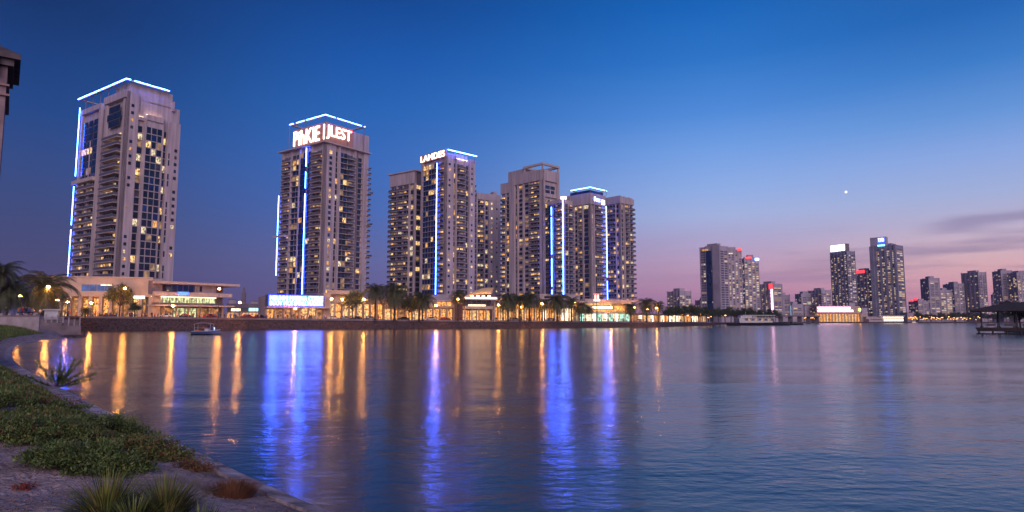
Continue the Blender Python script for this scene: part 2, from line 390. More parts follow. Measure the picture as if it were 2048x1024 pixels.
# ------------------------------------------------------------------ towers
LIT = ['lit_a','lit_a','lit_b','lit_c','lit_d','lit_d']
WCACHE = {}
def winmesh(wd, ht, mk):
    key = (round(wd, 1), round(ht, 1), mk)
    if key in WCACHE: return WCACHE[key]
    wd, ht = key[0], key[1]; mb = MB(); f = .09
    mb.box(-wd/2, wd/2, -.05, 0, 0, ht, 1)
    n = max(1, round(wd/1.3)); pw = wd/n
    for i in range(n): mb.box(-wd/2+i*pw+f*.6, -wd/2+(i+1)*pw-f*.6, -.09, -.05, f, ht-f, 0)
    me = mb.mesh('window', [M[mk], M['frame']]); WCACHE[key] = me; return me
BCACHE = {}
def balcmesh(wd, dp, rail):
    key = (round(wd, 1), round(dp, 1), rail)
    if key in BCACHE: return BCACHE[key]
    wd, dp = key[0], key[1]; mb = MB()
    mb.box(-wd/2, wd/2, -dp, .9, -.22, 0, 0)
    if rail:
        mb.box(-wd/2+.05, wd/2-.05, -dp+.04, -dp+.1, 0.0, .95, 1)
        mb.box(-wd/2+.04, -wd/2+.09, -dp+.1, 0, 0.0, .95, 1); mb.box(wd/2-.09, wd/2-.04, -dp+.1, 0, 0.0, .95, 1)
        mb.box(-wd/2, wd/2, -dp, -dp+.14, .95, 1.03, 0)
    me = mb.mesh('balcony', [M['slab'], M['rail']]); BCACHE[key] = me; return me
def textmesh(name, txt, w_, h_, ext, m):
    cu = bpy.data.curves.new(name, 'FONT'); cu.body = txt; cu.extrude = .06; cu.offset = .0
    o = bpy.data.objects.new(name, cu); COL.objects.link(o); bpy.context.view_layer.update()
    me = bpy.data.meshes.new_from_object(o.evaluated_get(bpy.context.evaluated_depsgraph_get()))
    bpy.data.objects.remove(o); me.name = name
    co = np.zeros(len(me.vertices)*3); me.vertices.foreach_get('co', co); co = co.reshape(-1, 3)
    mn, mx = co.min(0), co.max(0); co = (co-mn)/(mx-mn); co[:,0] *= w_; co[:,1] *= h_; co[:,2] *= ext
    co = np.stack([co[:,0], -co[:,2], co[:,1]], 1)      # x right, z up, faces -y
    me.vertices.foreach_set('co', co.astype(np.float32).ravel()); me.materials.clear(); me.materials.append(M[m]); me.update(); return me
class Tower:
    def __init__(s, label, pxL, pxC, pxR, dC, dL, top_py, z0=None, floors=25, lit=.2, cat='tower', wall='wall', far=False, group=None, minR=0, band=2.5, name='apartment_tower', glass='glass', podz=0):
        C = Vector((GX(pxC, dC), dC)); L = Vector((GX(pxL, dL), dL)); cl = L-C; s.wL = cl.length
        e = Vector((cl.y, -cl.x)).normalized()          # direction of the right face
        tR = (pxR-1024)/FH
        k = (tR*C.y - C.x)/(e.x - tR*e.y); s.wR = max(k, minR)
        s.C = C; s.z0 = gz(C.x)-.4 if z0 is None else z0
        s.zt = W(pxC, top_py, dC).z - s.z0
        s.T = empty(name, (C.x, C.y, s.z0), label, cat, math.atan2(e.y, e.x), group)
        s.floors, s.lit, s.far, s.glass = floors, lit, far, glass
        s.wm = M[wall]; s.band = band; s.podz = podz; s.fh = (s.zt-band-podz)/floors
        s.win = []; s.bal = []; s.dC = dC
    def zof(s, py): return ZY(py, s.dC) - s.z0
    def wid(s, sd): return s.wR if sd in 'RN' else s.wL
    def fb(s, mb, sd, u0, u1, n0, n1, z0, z1, m=0):
        if sd == 'R': mb.box(u0, u1, -n1, -n0, z0, z1, m)
        elif sd == 'L': mb.box(-n1, -n0, u0, u1, z0, z1, m)
        elif sd == 'E': mb.box(s.wR+n0, s.wR+n1, u0, u1, z0, z1, m)
        else: mb.box(u0, u1, s.wL+n0, s.wL+n1, z0, z1, m)
    def place(s, sd, u, n, z):
        if sd == 'R': return (u, -n, z), 0
        if sd == 'L': return (-n, u, z), -math.pi/2
        if sd == 'E': return (s.wR+n, u, z), math.pi/2
        return (u, s.wL+n, z), math.pi
    def core(s, inset=1.0, parapet=None, top=None):
        mb = MB(); i = inset
        mb.box(i, s.wR-.02, i, s.wL-.02, -.3, s.zt if top is None else top)
        mb.build('wall', s.wm, s.T)
    def pier(s, sd, f0, f1, z0=None, z1=None, out=0.0, inn=-1.2, mt=None, name='pier'):
        w_ = s.wid(sd); mb = MB()
        s.fb(mb, sd, f0*w_, f1*w_, inn, out, -.3 if z0 is None else z0, s.zt if z1 is None else z1)
        mb.build(name, mt or s.wm, s.T)
    def bay(s, sd, f0, f1, cols=1, n=-1.0, wh=.78, ww=.9, lit=None, z0=None, z1=None, bal=0, rail=True, glass=None, skip=0, slab=0, every=1):
        w_ = s.wid(sd); u0, u1 = f0*w_, f1*w_; fh = s.fh
        if not s.far and (u1-u0)/cols > 2.3 and (bal or slab): cols = max(cols, int((u1-u0)/2.0)); ww = min(ww, .82)
        cw = (u1-u0)/cols
        z0 = s.podz if z0 is None else z0; z1 = s.zt-s.band if z1 is None else z1
        nf = int((z1-z0)/fh+.01); lit = s.lit if lit is None else lit
        for k in range(nf):
            z = z0+k*fh
            rowlit = random.random() < .12; prev = False
            for c_ in range(cols):
                if random.random() < skip: continue
                p = lit*(3.2 if rowlit else 1.15)+(.3 if prev else 0)
                mk = random.choice(('lit_far_a','lit_far_b','lit_far_c','lit_far_c') if s.far else LIT) if random.random() < p else ((glass or s.glass) if random.random() < .72 else random.choice(('glass_far','glass_grey') if s.far else ('glass','glass_grey','glass_blue')))
                prev = mk.startswith('lit'); wk = ww*random.choice((1, 1, .78)) if not s.far else ww
                s.win.append((sd, u0+(c_+.5)*cw, n, z+fh*(1-wh)*.3, cw*wk, fh*wh, mk))
            if bal and k % every == 0: s.bal.append((sd, (u0+u1)/2, n, z, u1-u0+.1, bal, rail))
            elif slab: s.bal.append((sd, (u0+u1)/2, n, z, u1-u0+.1, slab, False))
    def led(s, sd, f, z0, z1, n=.1, wd=.22, m='led'):
        w_ = s.wid(sd); mb = MB(); s.fb(mb, sd, f*w_-.09, f*w_+.09, n-.1, n+.04, z0, z1, 1); z = z0
        while z < z1-.3:
            l_ = min(random.uniform(1.0, 2.6), z1-z)
            if random.random() > .03: a = wd*random.uniform(.8, 1.1)/2; s.fb(mb, sd, f*w_-a, f*w_+a, n+.05, n+.25, z, z+l_-.14)
            z += l_
        return mb.build('light_strip', [M[m], M['wall_dark']], s.T)
    def frame(s, x0, x1, y0, y1, z, wd=.4, m='led_white', sides='LR', th=.35):
        mb = MB(); bm_ = MB(); B = 1.0
        for a, b_, ax in ((y0, y1, 'L'), (x0+wd+.01, x1, 'R')):
            q = a
            while q < b_-.3:
                l_ = min(random.uniform(.8, 2.2), b_-q); t_ = th*random.uniform(.7, 1.0)
                if random.random() > .06:
                    if ax == 'L': mb.box(x0, x0+wd*.5, q, q+l_-.12, z, z+t_)
                    else: mb.box(q, q+l_-.12, y0, y0+wd*.5, z, z+t_)
                q += l_
        mb.build('roof_light_strip', M[m], s.T)
        x0 += wd; y0 += wd
        bm_.box(x0, x0+B, y0, y1, z-.25, z+.15); bm_.box(x0+B+.003, x1, y0, y0+B, z-.25, z+.15); bm_.box(x1-B, x1-.003, y0+B+.003, y1, z-.25, z+.15); bm_.box(x0+B+.003, x1-B-.003, y1-B, y1-.003, z-.25, z+.15)
        bm_.build('roof_frame', M['slab'], s.T)
    def text(s, sd, txt, u0, u1, z0, z1, n, m='sign', ext=.3):
        w_ = u1-u0; me = textmesh('lettering', txt, w_, z1-z0, ext, m)
        P_ = ([c for c in s.T.children if c.name.startswith('sign_box')] or [s.T])[0]
        if sd == 'R': link('lettering', me, P_, (u0, -n, z0))
        else: link('lettering', me, P_, (-n, u1, z0), (0, 0, -math.pi/2))
    def finish(s):
        s.win.sort(key=lambda t: -(t[4]*t[5])*(1.0 if t[6].startswith('lit') else .9)); NW = 0 if s.far else 98
        for sd, u, n, z, a, h_, mk in s.win[:NW]:
            p, r = s.place(sd, u, n, z); link('window', winmesh(a, h_, mk), s.T, p, (0, 0, r))
        rest = s.win[NW:]
        if rest:
            ks = sorted({t[6] for t in rest}); mb = MB()
            for sd, u, n, z, a, h_, mk in rest:
                s.fb(mb, sd, u-a/2, u+a/2, n, n+.06, z, z+h_, ks.index(mk))
            o = mb.build('window_grid', [M[k] for k in ks], s.T); o['kind'] = 'stuff'
        for b_ in s.bal[:98]:
            p, r = s.place(b_[0], b_[1], b_[2], b_[3]); link('balcony', balcmesh(b_[4], b_[5]-b_[2], b_[6]), s.T, p, (0, 0, r))
        if len(s.bal) > 98:
            mb = MB()
            for sd, u, n, z, a, dp, rl in s.bal[98:]:
                s.fb(mb, sd, u-a/2, u+a/2, n-.5, dp, z-.22, z)
                if rl: s.fb(mb, sd, u-a/2+.05, u+a/2-.05, dp-.1, dp-.04, z, z+.95, 1)
            o = mb.build('balcony_slabs', [M['slab'], M['rail']], s.T); o['kind'] = 'stuff'

# --- tower 1 (leftmost)
t = Tower('leftmost and tallest pale apartment tower, blue light line around its roof', 135, 227, 341, 230, 251, 182, floors=25, lit=.13, podz=12, band=3.2)
Z1 = t.zt
t.core(top=Z1-1.5)
zr = t.zof(160)
t.pier('L', 0, .07); t.pier('L', .40, .44, z1=Z1-2.5, out=.2); t.pier('L', .40, .54, out=-.9, inn=-1.4, mt=M['wall_dark'], name='dark_recess', z1=Z1-3)
t.pier('L', .0, .46, z0=Z1-2.2, z1=Z1+.6, out=.5, name='parapet'); t.pier('L', .54, 1.0, z0=Z1-2.6, z1=Z1-.6, out=.3, name='parapet')
t.pier('L', .54, .58, z1=Z1-2.6, out=.1); t.pier('L', .96, 1.0, z1=Z1-2.6, out=.1); t.pier('L', .75, .77, z1=Z1-14, out=-.2)
t.bay('L', .07, .40, 2, bal=1.5, lit=.16, z1=Z1-12, glass='glass')
t.bay('L', .07, .40, 1, n=.1, wh=.96, z0=Z1-12, z1=Z1-3, lit=0)
t.bay('L', .58, .75, 1, bal=.7, lit=.16, z1=Z1-30); t.bay('L', .77, .96, 1, bal=.9, lit=.2, z1=Z1-30)
t.bay('L', .58, .96, 3, n=-.4, wh=.93, z0=Z1-30, z1=Z1-4, lit=.03, glass='glass_blue')
t.pier('R', 0, .22, z1=Z1+.2); t.bay('R', .08, .14, 1, n=.02, wh=.42, ww=.8, lit=.2, skip=.25)
t.bay('R', .23, .33, 1, n=-1, wh=.86, ww=.95, lit=.16, z1=Z1-10, slab=-.6)
t.pier('R', .33, .36, z1=Z1-9, out=.6); t.pier('R', .655, .68, z1=Z1-7, out=.5); t.pier('R', .36, .655, z0=Z1-9, z1=Z1-7, out=.9, name='parapet')
t.bay('R', .36, .655, 3, n=.3, wh=.88, ww=.93, lit=.16, z1=Z1-9.2, slab=.45); t.pier('R', .36, .655, out=.3, z1=Z1-9)
t.pier('R', .22, .33, z0=Z1-9.5, z1=Z1-8.2, out=.0, name='parapet')
t.bay('R', .69, .76, 1, n=-1, wh=.86, lit=.12, slab=-.5, z1=Z1-10)
t.pier('R', .77, 1.0, out=.1, z1=Z1-7.5); t.bay('R', .79, .82, 1, n=.1, wh=.8, glass='glass', lit=.02, z1=Z1-18, skip=.2); t.bay('R', .90, .96, 1, n=.12, wh=.45, lit=.25, skip=.35, z1=Z1-14)
for k in range(20):
    if k % 2 == 0 or k < 12: t.bal.append(('N', 1.6, -.5, 14+k*t.fh*1.2 if 14+k*t.fh*1.2 < Z1-8 else 14+k, 3.4, 1.6, True))
# raised lit crown wall
mb = MB(); mb.box(1.2, t.wR*.85, 1.0, 1.8, Z1-2, zr-.4); mb.box(1.2, 2.0, 1.803, t.wL*.30, Z1-2, zr-.4); mb.box(t.wR*.83, t.wR*.86, -.4, .997, Z1-3, zr-3.5); mb.build('crown_wall', M['wall'], t.T)
mb = MB(); mb.box(t.wR*.36, t.wR*.65, -.3, .3, Z1-6.99, Z1-6.85); mb.box(t.wR*.23, t.wR*.32, .3, .7, Z1-8.19, Z1-8.05); mb.build('cove_light', M['cove'], t.T)
t.frame(-1.0, t.wR*.74, -1.0, t.wL*1.05, zr-.02, wd=.3, th=.3)
for k in range(6): MB().box(.3, .55, t.wL*(.08+.17*k), t.wL*(.08+.17*k)+.3, Z1-1, zr-.4).build('roof_support', M['wall_dark'], t.T)
t.led('L', 1.02, t.zof(545), Z1-30.5, n=.5); t.led('L', 1.0, Z1-27, zr-3.5, n=.5)
mb = MB(); t.fb(mb, 'L', t.wL*.58, t.wL*1.06, -.5, 1.1, Z1-30.4, Z1-29.0); mb.build('terrace', M['slab'], t.T)
t.finish()

# --- tower 2, big lit roof sign
t = Tower('tower with the largest lit roof lettering and a blue light square above it', 552, 640, 730, 275, 293, 285, floors=26, lit=.12, podz=11, band=2.2)
Z1 = t.zt; zs = t.zof(243); zr = t.zof(232); t.core(top=Z1)
t.pier('L', 0, .06); t.pier('L', .28, .30, out=.1); t.pier('L', .56, .585, out=.0); t.pier('L', .76, .785, out=0); t.pier('L', .97, 1.0)
t.bay('L', .06, .28, 2, bal=1.2, lit=.15, every=1); t.bay('L', .30, .40, 1, n=-.3, wh=.96, ww=.98, lit=.03, glass='glass_blue'); t.bay('L', .42, .56, 2, n=-.3, wh=.95, ww=.96, lit=.05, glass='glass_blue')
t.bay('L', .585, .76, 2, n=-.7, wh=.88, lit=.15, glass='glass_blue', slab=.2); t.bay('L', .785, .97, 1, bal=.7, lit=.2, glass='glass_blue')
t.pier('R', 0, .24); t.bay('R', .10, .16, 1, n=.02, wh=.6, lit=.35, skip=.12); t.bay('R', .25, .31, 1, n=-1, wh=.85, lit=.1); t.pier('R', .31, .35, out=.1)
t.bay('R', .36, .52, 2, n=-.6, wh=.88, lit=.15, slab=.3); t.bay('R', .52, .67, 1, lit=.13, bal=1.0, glass='glass_grey'); t.pier('R', .67, .71, out=.1); t.pier('R', .72,.735, out=.5, mt=M['coping'])
t.bay('R', .75, .88, 1, n=-1, lit=.12, slab=-.3); t.pier('R', .89, 1.0)
for k in range(24): t.bal.append(('E', 1.2, -.4, t.podz+(k+1)*t.fh, 3.6, 1.4, True))
for k in range(4): t.bal.append(('E', 1.2, -.4, t.podz+k*t.fh*6+3, 5.6, 1.8, True))
mb = MB(); mb.box(-1.3, t.wR+.9, -1.3, t.wL+1.3, Z1, Z1+.5); mb.build('cornice', M['slab'], t.T)
# sign box and upper block
ub = t.wL*.74
mb = MB(); mb.box(.2, t.wR*.62, .2, ub, Z1+.503, zs); mb.build('sign_box', M['sign_box'], t.T)
mb = MB(); mb.box(t.wR*.62+.01, t.wR*1.02, .6, ub, Z1+.503, zs-.6); mb.build('plant_room', M['wall'], t.T)
t.text('L', 'PihKIE I', .6, ub-.5, Z1+1.7, zs-1.0, -.15, ext=.35)
t.text('R', 'JLEST', .7, t.wR*.58, Z1+2.0, zs-1.0, -.15, ext=.35)
mb = MB(); mb.box(t.wR*.55, t.wR*.60, -.02, .18, zs-1.4, zs-.4); mb.build('red_lamp', M['sign_red'], t.T)
t.frame(-1.3, t.wR*.86, -1.3, ub+1.5, zr, wd=.3, th=.3)
for x, y in ((-1.15, -1.15), (-1.15, ub*.5), (-1.15, ub+1.3), (t.wR*.45, -1.15), (t.wR*.84, -1.15)): MB().box(x-.08, x+.08, y-.08, y+.08, Z1+.5, zr).build('roof_support', M['wall_dark'], t.T)
t.led('L', .41, t.podz, Z1-.3, n=0); t.led('L', 1.02, t.zof(545), t.zof(372), n=.3)
mb = MB(); t.fb(mb, 'L', t.wL*.8, t.wL*1.08, -.6, 1.6, t.zof(465), t.zof(461)); mb.build('terrace', M['slab'], t.T)
t.finish()

# --- tower 3
t = Tower('tower with a lit name sign on its left face and one blue light line', 838, 888, 948, 310, 324, 312, floors=26, lit=.2, podz=10, band=2.0)
Z1 = t.zt; zs = t.zof(298); t.core(top=Z1)
t.pier('L', 0, .07); t.pier('L', .92, 1.0); t.bay('L', .07, .26, 1, bal=.9, lit=.3); t.bay('L', .36, .92, 3, n=-.3, wh=.9, ww=.97, lit=.14, glass='glass_blue', slab=.1); t.bay('L', .27, .31, 1, n=-.3, wh=.95, lit=0, glass='glass_blue')
t.pier('R', 0, .28); t.bay('R', .10, .17, 1, n=.02, wh=.4, lit=.2, skip=.1); t.bay('R', .29, .36, 1, lit=.2); t.pier('R', .36, .39)
t.bay('R', .40, .66, 1, lit=.16, bal=1.1, glass='glass_grey'); t.pier('R', .66, .69); t.bay('R', .70, .80, 1, lit=.25, slab=-.4); t.pier('R', .80, 1.0, out=.2); t.bay('R', .86, .92, 1, n=.22, wh=.4, lit=.2, skip=.2)
for k in range(22): t.bal.append(('E', 1.0, -.3, t.podz+(k+1)*t.fh, 2.6, .9, True))
mb = MB(); mb.box(-.15, .5, -.1, t.wL*1.04, Z1-.4, zs); mb.build('sign_box', M['sign_box'], t.T)
t.text('L', 'LAMDES', .5, t.wL*1.0, Z1+.1, zs-.4, .17, ext=.3)
t.pier('R', 0, .34, z0=Z1-.3, z1=Z1+1.8, inn=-1.5, out=-.01, name='parapet'); t.pier('R', .80, 1.02, z0=Z1-.3, z1=Z1+1.0, inn=-3, out=.25, name='parapet')
mb = MB(); mb.box(t.wR*.35, t.wR*.8, 1.4, 1.7, Z1, Z1+2.8); mb.build('crown_wall', M['wall'], t.T)
mb = MB(); mb.box(t.wR*.38, t.wR*.75, .3, .5, Z1+.02, Z1+.2); mb.build('cove_light', M['cove'], t.T)
mb = MB(); mb.box(0.55, t.wR*1.02, -1.1, -.8, zs-.5, zs-.15); mb.build('roof_light_strip', M['led_white'], t.T)
for f in (.3, .6, .95): MB().box(t.wR*f, t.wR*f+.15, -.9, -.75, Z1-.5, zs-.5).box(t.wR*f, t.wR*f+.15, -.75, 1, Z1+.5, Z1+.7).build('roof_support', M['wall_dark'], t.T)
t.led('L', .335, t.podz-2, Z1-2, n=0); t.finish()

# --- tower 3b (stands beside tower 3, plain top)
t = Tower('lower tower with blank sloping top, touching the left of the tower with one blue line', 775, 826, 841, 330, 341, 340, floors=23, lit=.25, podz=9, band=7.0, minR=12)
Z1 = t.zt; t.core(); t.pier('L', 0, .05); t.pier('L', .95, 1.0, z0=Z1-7); t.bay('L', .06, .22, 1, lit=.25); t.pier('L', .22, .25); t.pier('L', .48, .50, out=-.2)
t.bay('L', .26, .48, 1, bal=.7, lit=.3); t.bay('L', .51, .72, 1, bal=.9, lit=.3); t.pier('L', .72, .74); t.bay('L', .75, .98, 1, bal=1.1, lit=.3); t.pier('L', 0, 1.0, z0=Z1-6.8, z1=Z1-.4, out=.1, name='parapet')
t.pier('R', 0, 1.0, out=-.6, inn=-1.1, mt=M['wall_dark'], name='dark_recess'); t.bay('R', .1, .4, 1, n=-.6, lit=.1)
mb = MB(); mb.poly([(-.8,-.8,Z1-.2),(t.wR,-.8,Z1-.2),(t.wR,t.wL+1.2,Z1-.2),(-.8,t.wL+1.2,Z1-.2)][::-1]); mb.box(-.8, t.wR, -.8, t.wL+1.2, Z1-.4, Z1+.1); mb.build('roof', M['slab'], t.T)
for k in range(22): t.bal.append(('N', 1.2, -.2, t.podz+(k+1)*t.fh, 2.6, 1.2, True))
t.finish()

# --- middle tower behind
t = Tower('plain narrow tower seen in the gap behind the tower with one blue line', 945, 952, 1001, 400, 404, 386, floors=22, lit=.22, podz=8, band=4, minR=12)
Z1 = t.zt; t.core(); t.pier('R', .0, .05); t.bay('R', .06, .3, 2, bal=.8, lit=.2); t.pier('R', .3, .36); t.bay('R', .38, .5, 1, lit=.15); t.pier('R', .5, 1.0); t.bay('R', .58, .66, 1, n=.02, wh=.5, lit=.5, skip=.2); t.bay('R', .8, .87, 1, n=.02, wh=.4, lit=.1, skip=.3)
t.pier('R', 0, 1.0, z0=Z1-3.8, z1=Z1+.3, out=.15, name='parapet'); mb = MB(); mb.box(t.wR*.75, t.wR*.9, 2, 6, Z1, Z1+2.5); mb.build('plant_room', M['wall'], t.T)
t.finish()

# --- tower 4, pergola top
t = Tower('tower with an open concrete frame on its roof and no sign', 1001, 1087, 1121, 350, 374, 338, floors=27, lit=.24, podz=9, band=6)
Z1 = t.zt; zr = t.zof(327)
mb = MB(); mb.box(1, t.wR-.02, 1, t.wL*.84, -.3, Z1); mb.box(1, t.wR-.02, t.wL*.84+.01, t.wL-.02, -.3, t.zof(352)); mb.build('wall', M['wall'], t.T)
t.pier('L', 0, .08); t.pier('L', .66, .78, out=.4); t.pier('L', .30, .33); t.pier('L', .44, .47); t.pier('L', .58, .60); t.pier('L', .0, .80, z0=Z1-5.8, z1=Z1, out=.2, name='parapet')
t.bay('L', .09, .30, 1, bal=.9, lit=.25); t.bay('L', .34, .43, 1, n=-.7, wh=.6, lit=.25); t.bay('L', .48, .57, 1, n=-.7, wh=.6, lit=.3); t.bay('L', .61, .65, 1, lit=.1); t.bay('L', .80, .86, 1, n=-.6, wh=.7, lit=.3, z1=Z1-10, slab=.2); t.pier('L', .865, .89, z1=Z1-7); t.bay('L', .90, .99, 1, n=-.6, bal=.7, lit=.3, z1=Z1-10); t.pier('L', .78, 1.0, z0=Z1-9.5, z1=t.zof(350), out=.15, name='parapet')
t.pier('R', 0, .14); t.pier('R', .86, 1.0); t.bay('R', .2, .8, 2, lit=.1, z0=Z1-13, z1=Z1-6, glass='glass'); t.pier('R', .14, .86, z0=Z1-15, z1=Z1-13, out=.1, name='parapet'); t.bay('R', .2, .8, 2, lit=.25, z1=Z1-16, bal=.5); t.pier('R', .14, .86, z0=Z1-6, z1=Z1, out=.1, name='parapet')
mb = MB(); a, b_ = t.wR, t.wL*.45
for x0, x1, y0, y1 in ((-.4,.8,-.4,b_),(.803,a,-.4,.8),(a-1.2,a+.3,.803,b_),(.803,a-1.203,b_-1.2,b_)): mb.box(x0, x1, y0, y1, zr-.6, zr+.6)
for x, y in ((0,0),(a-1,0),(0,b_-1.1),(a-1,b_-1.1)): mb.box(x, x+.9, y, y+.9, Z1, zr-.6)
mb.build('roof_pergola', M['slab'], t.T)
mb = MB(); mb.box(.5, 6, t.wL*.45+.05, t.wL*.83, Z1, zr-.3); mb.build('plant_room', M['wall'], t.T)
t.finish()
# --- wing between
t = Tower('slim tower wing with two parallel blue light lines beside the framed-roof tower', 1096, 1129, 1150, 338, 347, 398, floors=22, lit=.25, podz=7, band=2, minR=8)
Z1 = t.zt; t.core(); t.pier('L', .0, .1, out=.0); t.bay('L', .12, .45, 2, bal=.6, lit=.3); t.pier('L', .45, .5); t.bay('L', .52, .62, 1, n=-.3, wh=.95, lit=0, glass='glass_blue'); t.bay('L', .82, .95, 1, n=-.3, wh=.95, lit=0, glass='glass_blue')
t.bay('R', .05, .5, 1, n=-.5, wh=.9, lit=.05, glass='glass_blue', slab=.2); t.bay('R', .55, .95, 1, n=-.5, lit=.2, glass='glass_blue', bal=.6); t.pier('L', 0, 1.0, z0=Z1-1.8, z1=Z1+.2, out=.2, name='parapet')
t.led('L', .72, t.podz+6, Z1-1, n=.2, wd=.3); t.led('L', .02, t.podz-4, Z1+1, n=.2, wd=.3)
mb = MB(); mb.lathe([(1.6,0),(1.6,1.0)], 14, c=(.5,.5,Z1+.2)); mb.build('roof_lamp_ring', M['cove'], t.T)
t.finish()
# --- tower 5
t = Tower('lower tower with blue light square on its roof and small white sign at its corner', 1136, 1183, 1214, 395, 408, 390, floors=23, lit=.2, podz=7, band=5.5)
Z1 = t.zt; zr = t.zof(375); t.core(); t.pier('L', 0, .07); t.pier('L', .93, 1); t.pier('L', 0, 1, z0=Z1-5.4, z1=Z1+1.5, out=.25, name='parapet')
t.bay('L', .09, .30, 1, n=-.6, wh=.8, lit=.15, glass='glass_blue'); t.pier('L', .30, .35); t.bay('L', .37, .50, 1, n=-.6, lit=.2, bal=.5, glass='glass_blue'); t.pier('L', .51, .56); t.bay('L', .58, .68, 1, n=-.7, wh=.6, lit=.2); t.pier('L', .70, .76); t.bay('L', .78, .92, 1, n=-.6, lit=.25, bal=.6)
t.pier('R', 0, .12); t.bay('R', .14, .22, 1, lit=.1); t.pier('R', .24, .30); t.bay('R', .32, .93, 2, lit=.2, bal=.9, glass='glass_grey'); t.pier('R', 0, 1, z0=Z1-5.4, z1=Z1+1.5, out=.25, name='parapet')
t.text('R', 'Fmx', t.wR*.25, t.wR*.62, Z1-3.2, Z1-.6, .27, 'sign_white', .25)
mb = MB(); mb.box(t.wR*.72, t.wR*.92, -.5, -.3, Z1-4.4, Z1-1.6); mb.build('sign_lamp', M['cove'], t.T)
mb = MB(); mb.box(1, t.wR*.95, 1, t.wL*.9, Z1+.003, zr-1.2); mb.build('plant_room', M['glass_blue'], t.T)
t.frame(-1, t.wR*1.05, -1, t.wL*.8, zr-.2, wd=.4, th=.4)
for x, y in ((-.8,-.8),(-.8,t.wL*.78),(t.wR,-.8)): MB().box(x-.1, x+.1, y-.1, y+.1, Z1+1.5, zr-.2).build('roof_support', M['wall_dark'], t.T)
t.led('R', 1.02, t.podz, Z1-5, n=.3, wd=.3); t.finish()
# --- tower 6
t = Tower('plain rightmost tower of the near row, balconies down its right edge', 1214, 1243, 1272, 412, 421, 391, floors=23, lit=.22, podz=6, band=5)
Z1 = t.zt; t.core(); t.pier('L', 0, .1); t.bay('L', .12, .26, 1, n=-.6, wh=.6, lit=.2, skip=.1); t.pier('L', .27, .33); t.bay('L', .36, .95, 1, lit=.2, bal=.9, glass='glass_blue'); t.pier('L', 0, 1, z0=Z1-4.8, z1=Z1, out=.2, name='parapet')
t.pier('R', 0, .12); t.bay('R', .14, .3, 1, lit=.25); t.pier('R', .32, .38); t.bay('R', .4, .66, 1, lit=.25, bal=.6); t.pier('R', .67, .72); t.bay('R', .73, .97, 1, lit=.25, bal=.8); t.pier('R', 0, 1, z0=Z1-4.8, z1=Z1-1, out=.2, name='parapet')
for k in range(22): t.bal.append(('E', 1.5, -.4, t.podz+(k+1)*t.fh, 3.4, 1.3, True))
t.finish()
# ------------------------------------------------------------------ far towers
FARG = 'towers across the bay'
def far(label, pxL, pxC, pxR, d, top, lit=.3, floors=30, wall='wall_far', bayL=3, bayR=3, sign=None, crown=None, dk=None, wide=.78, minR=14):
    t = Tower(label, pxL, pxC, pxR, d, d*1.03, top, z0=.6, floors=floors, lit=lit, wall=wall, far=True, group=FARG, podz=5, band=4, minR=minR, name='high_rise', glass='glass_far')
    t.core(inset=.4)
    for sd, n_ in (('L', bayL), ('R', bayR)):
        if t.wid(sd) < 4: continue
        for i in range(n_):
            a = (i+.12)/n_; e_ = (i+.9)/n_
            t.bay(sd, a, e_, 2 if t.wid(sd)/n_ > 5 else 1, n=-.35, wh=.6, ww=wide, lit=lit)
        for i in range(n_+1):
            a = max(0, i/n_-.05); e_ = min(1, i/n_+.05); t.pier(sd, a, e_, inn=-.5, z1=t.zt+(.0 if i % 2 else .8))
    mb = MB(); mb.box(t.wR*.3, t.wR*.7, t.wL*.25, t.wL*.75, t.zt, t.zt+3); mb.build('plant_room', M[wall], t.T)
    return t
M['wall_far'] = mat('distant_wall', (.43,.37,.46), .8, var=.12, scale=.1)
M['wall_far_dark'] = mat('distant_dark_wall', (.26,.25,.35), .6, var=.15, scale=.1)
def fin(t, *strips):
    for sd, u0, u1, z0, z1, m, nm in strips:
        mb = MB(); w_ = t.wid(sd); t.fb(mb, sd, u0*w_, u1*w_, .25, .6, z0, z1); mb.build(nm, M[m], t.T)
    t.finish()
t = far('small square block behind the promenade trees, just right of the near tower row', 1335, 1360, 1373, 620, 582, floors=14, lit=.3, bayL=4, bayR=2); fin(t)
t = far('tiny low block with a red edge, left of the blue-glass tower', 1380, 1390, 1396, 700, 613, floors=8, lit=.1, bayL=2, bayR=1); fin(t, ('L',0,1,t.zt-.8,t.zt+.4,'sign_red','roof_lamp'))
t = far('small stepped block against the left foot of the blue-glass tower', 1391, 1400, 1408, 690, 600, floors=12, lit=.3, bayL=2, bayR=1); fin(t)
t = far('distant tower with a full-height dark blue glass stripe and orange crown light', 1403, 1443, 1452, 600, 491, floors=28, lit=.12, bayL=3, bayR=1)
t.pier('L', .42, .66, out=.4, inn=-.3, mt=M['glass_blue'], name='glass_stripe', z1=t.zt-4); t.pier('L', .0, .34, out=.5, inn=-.4, z1=t.zt+1); fin(t, ('L',.55,.85,t.zt-3.6,t.zt-2.2,'lit_b','crown_lamp'))
t = far('long pale slab tower joined right of the blue-glass tower', 1448, 1452, 1488, 610, 500, floors=30, lit=.45, bayL=1, bayR=5, wide=.85); fin(t, ('R',.75,.98,t.zt-1,t.zt+1.2,'sign_red','roof_sign'), ('R',.1,.5,t.zt-4,t.zt-3,'lit_c','crown_lamp'))
t = far('end tower with a white lamp at its top right, next to the long pale slab', 1486, 1492, 1511, 640, 515, floors=28, lit=.4, bayL=1, bayR=4, wide=.85); fin(t, ('R',.75,1,t.zt-3,t.zt-1,'sign_white','crown_lamp'), ('R',.1,.5,t.zt-1,t.zt+.6,'sign_red','roof_sign'))
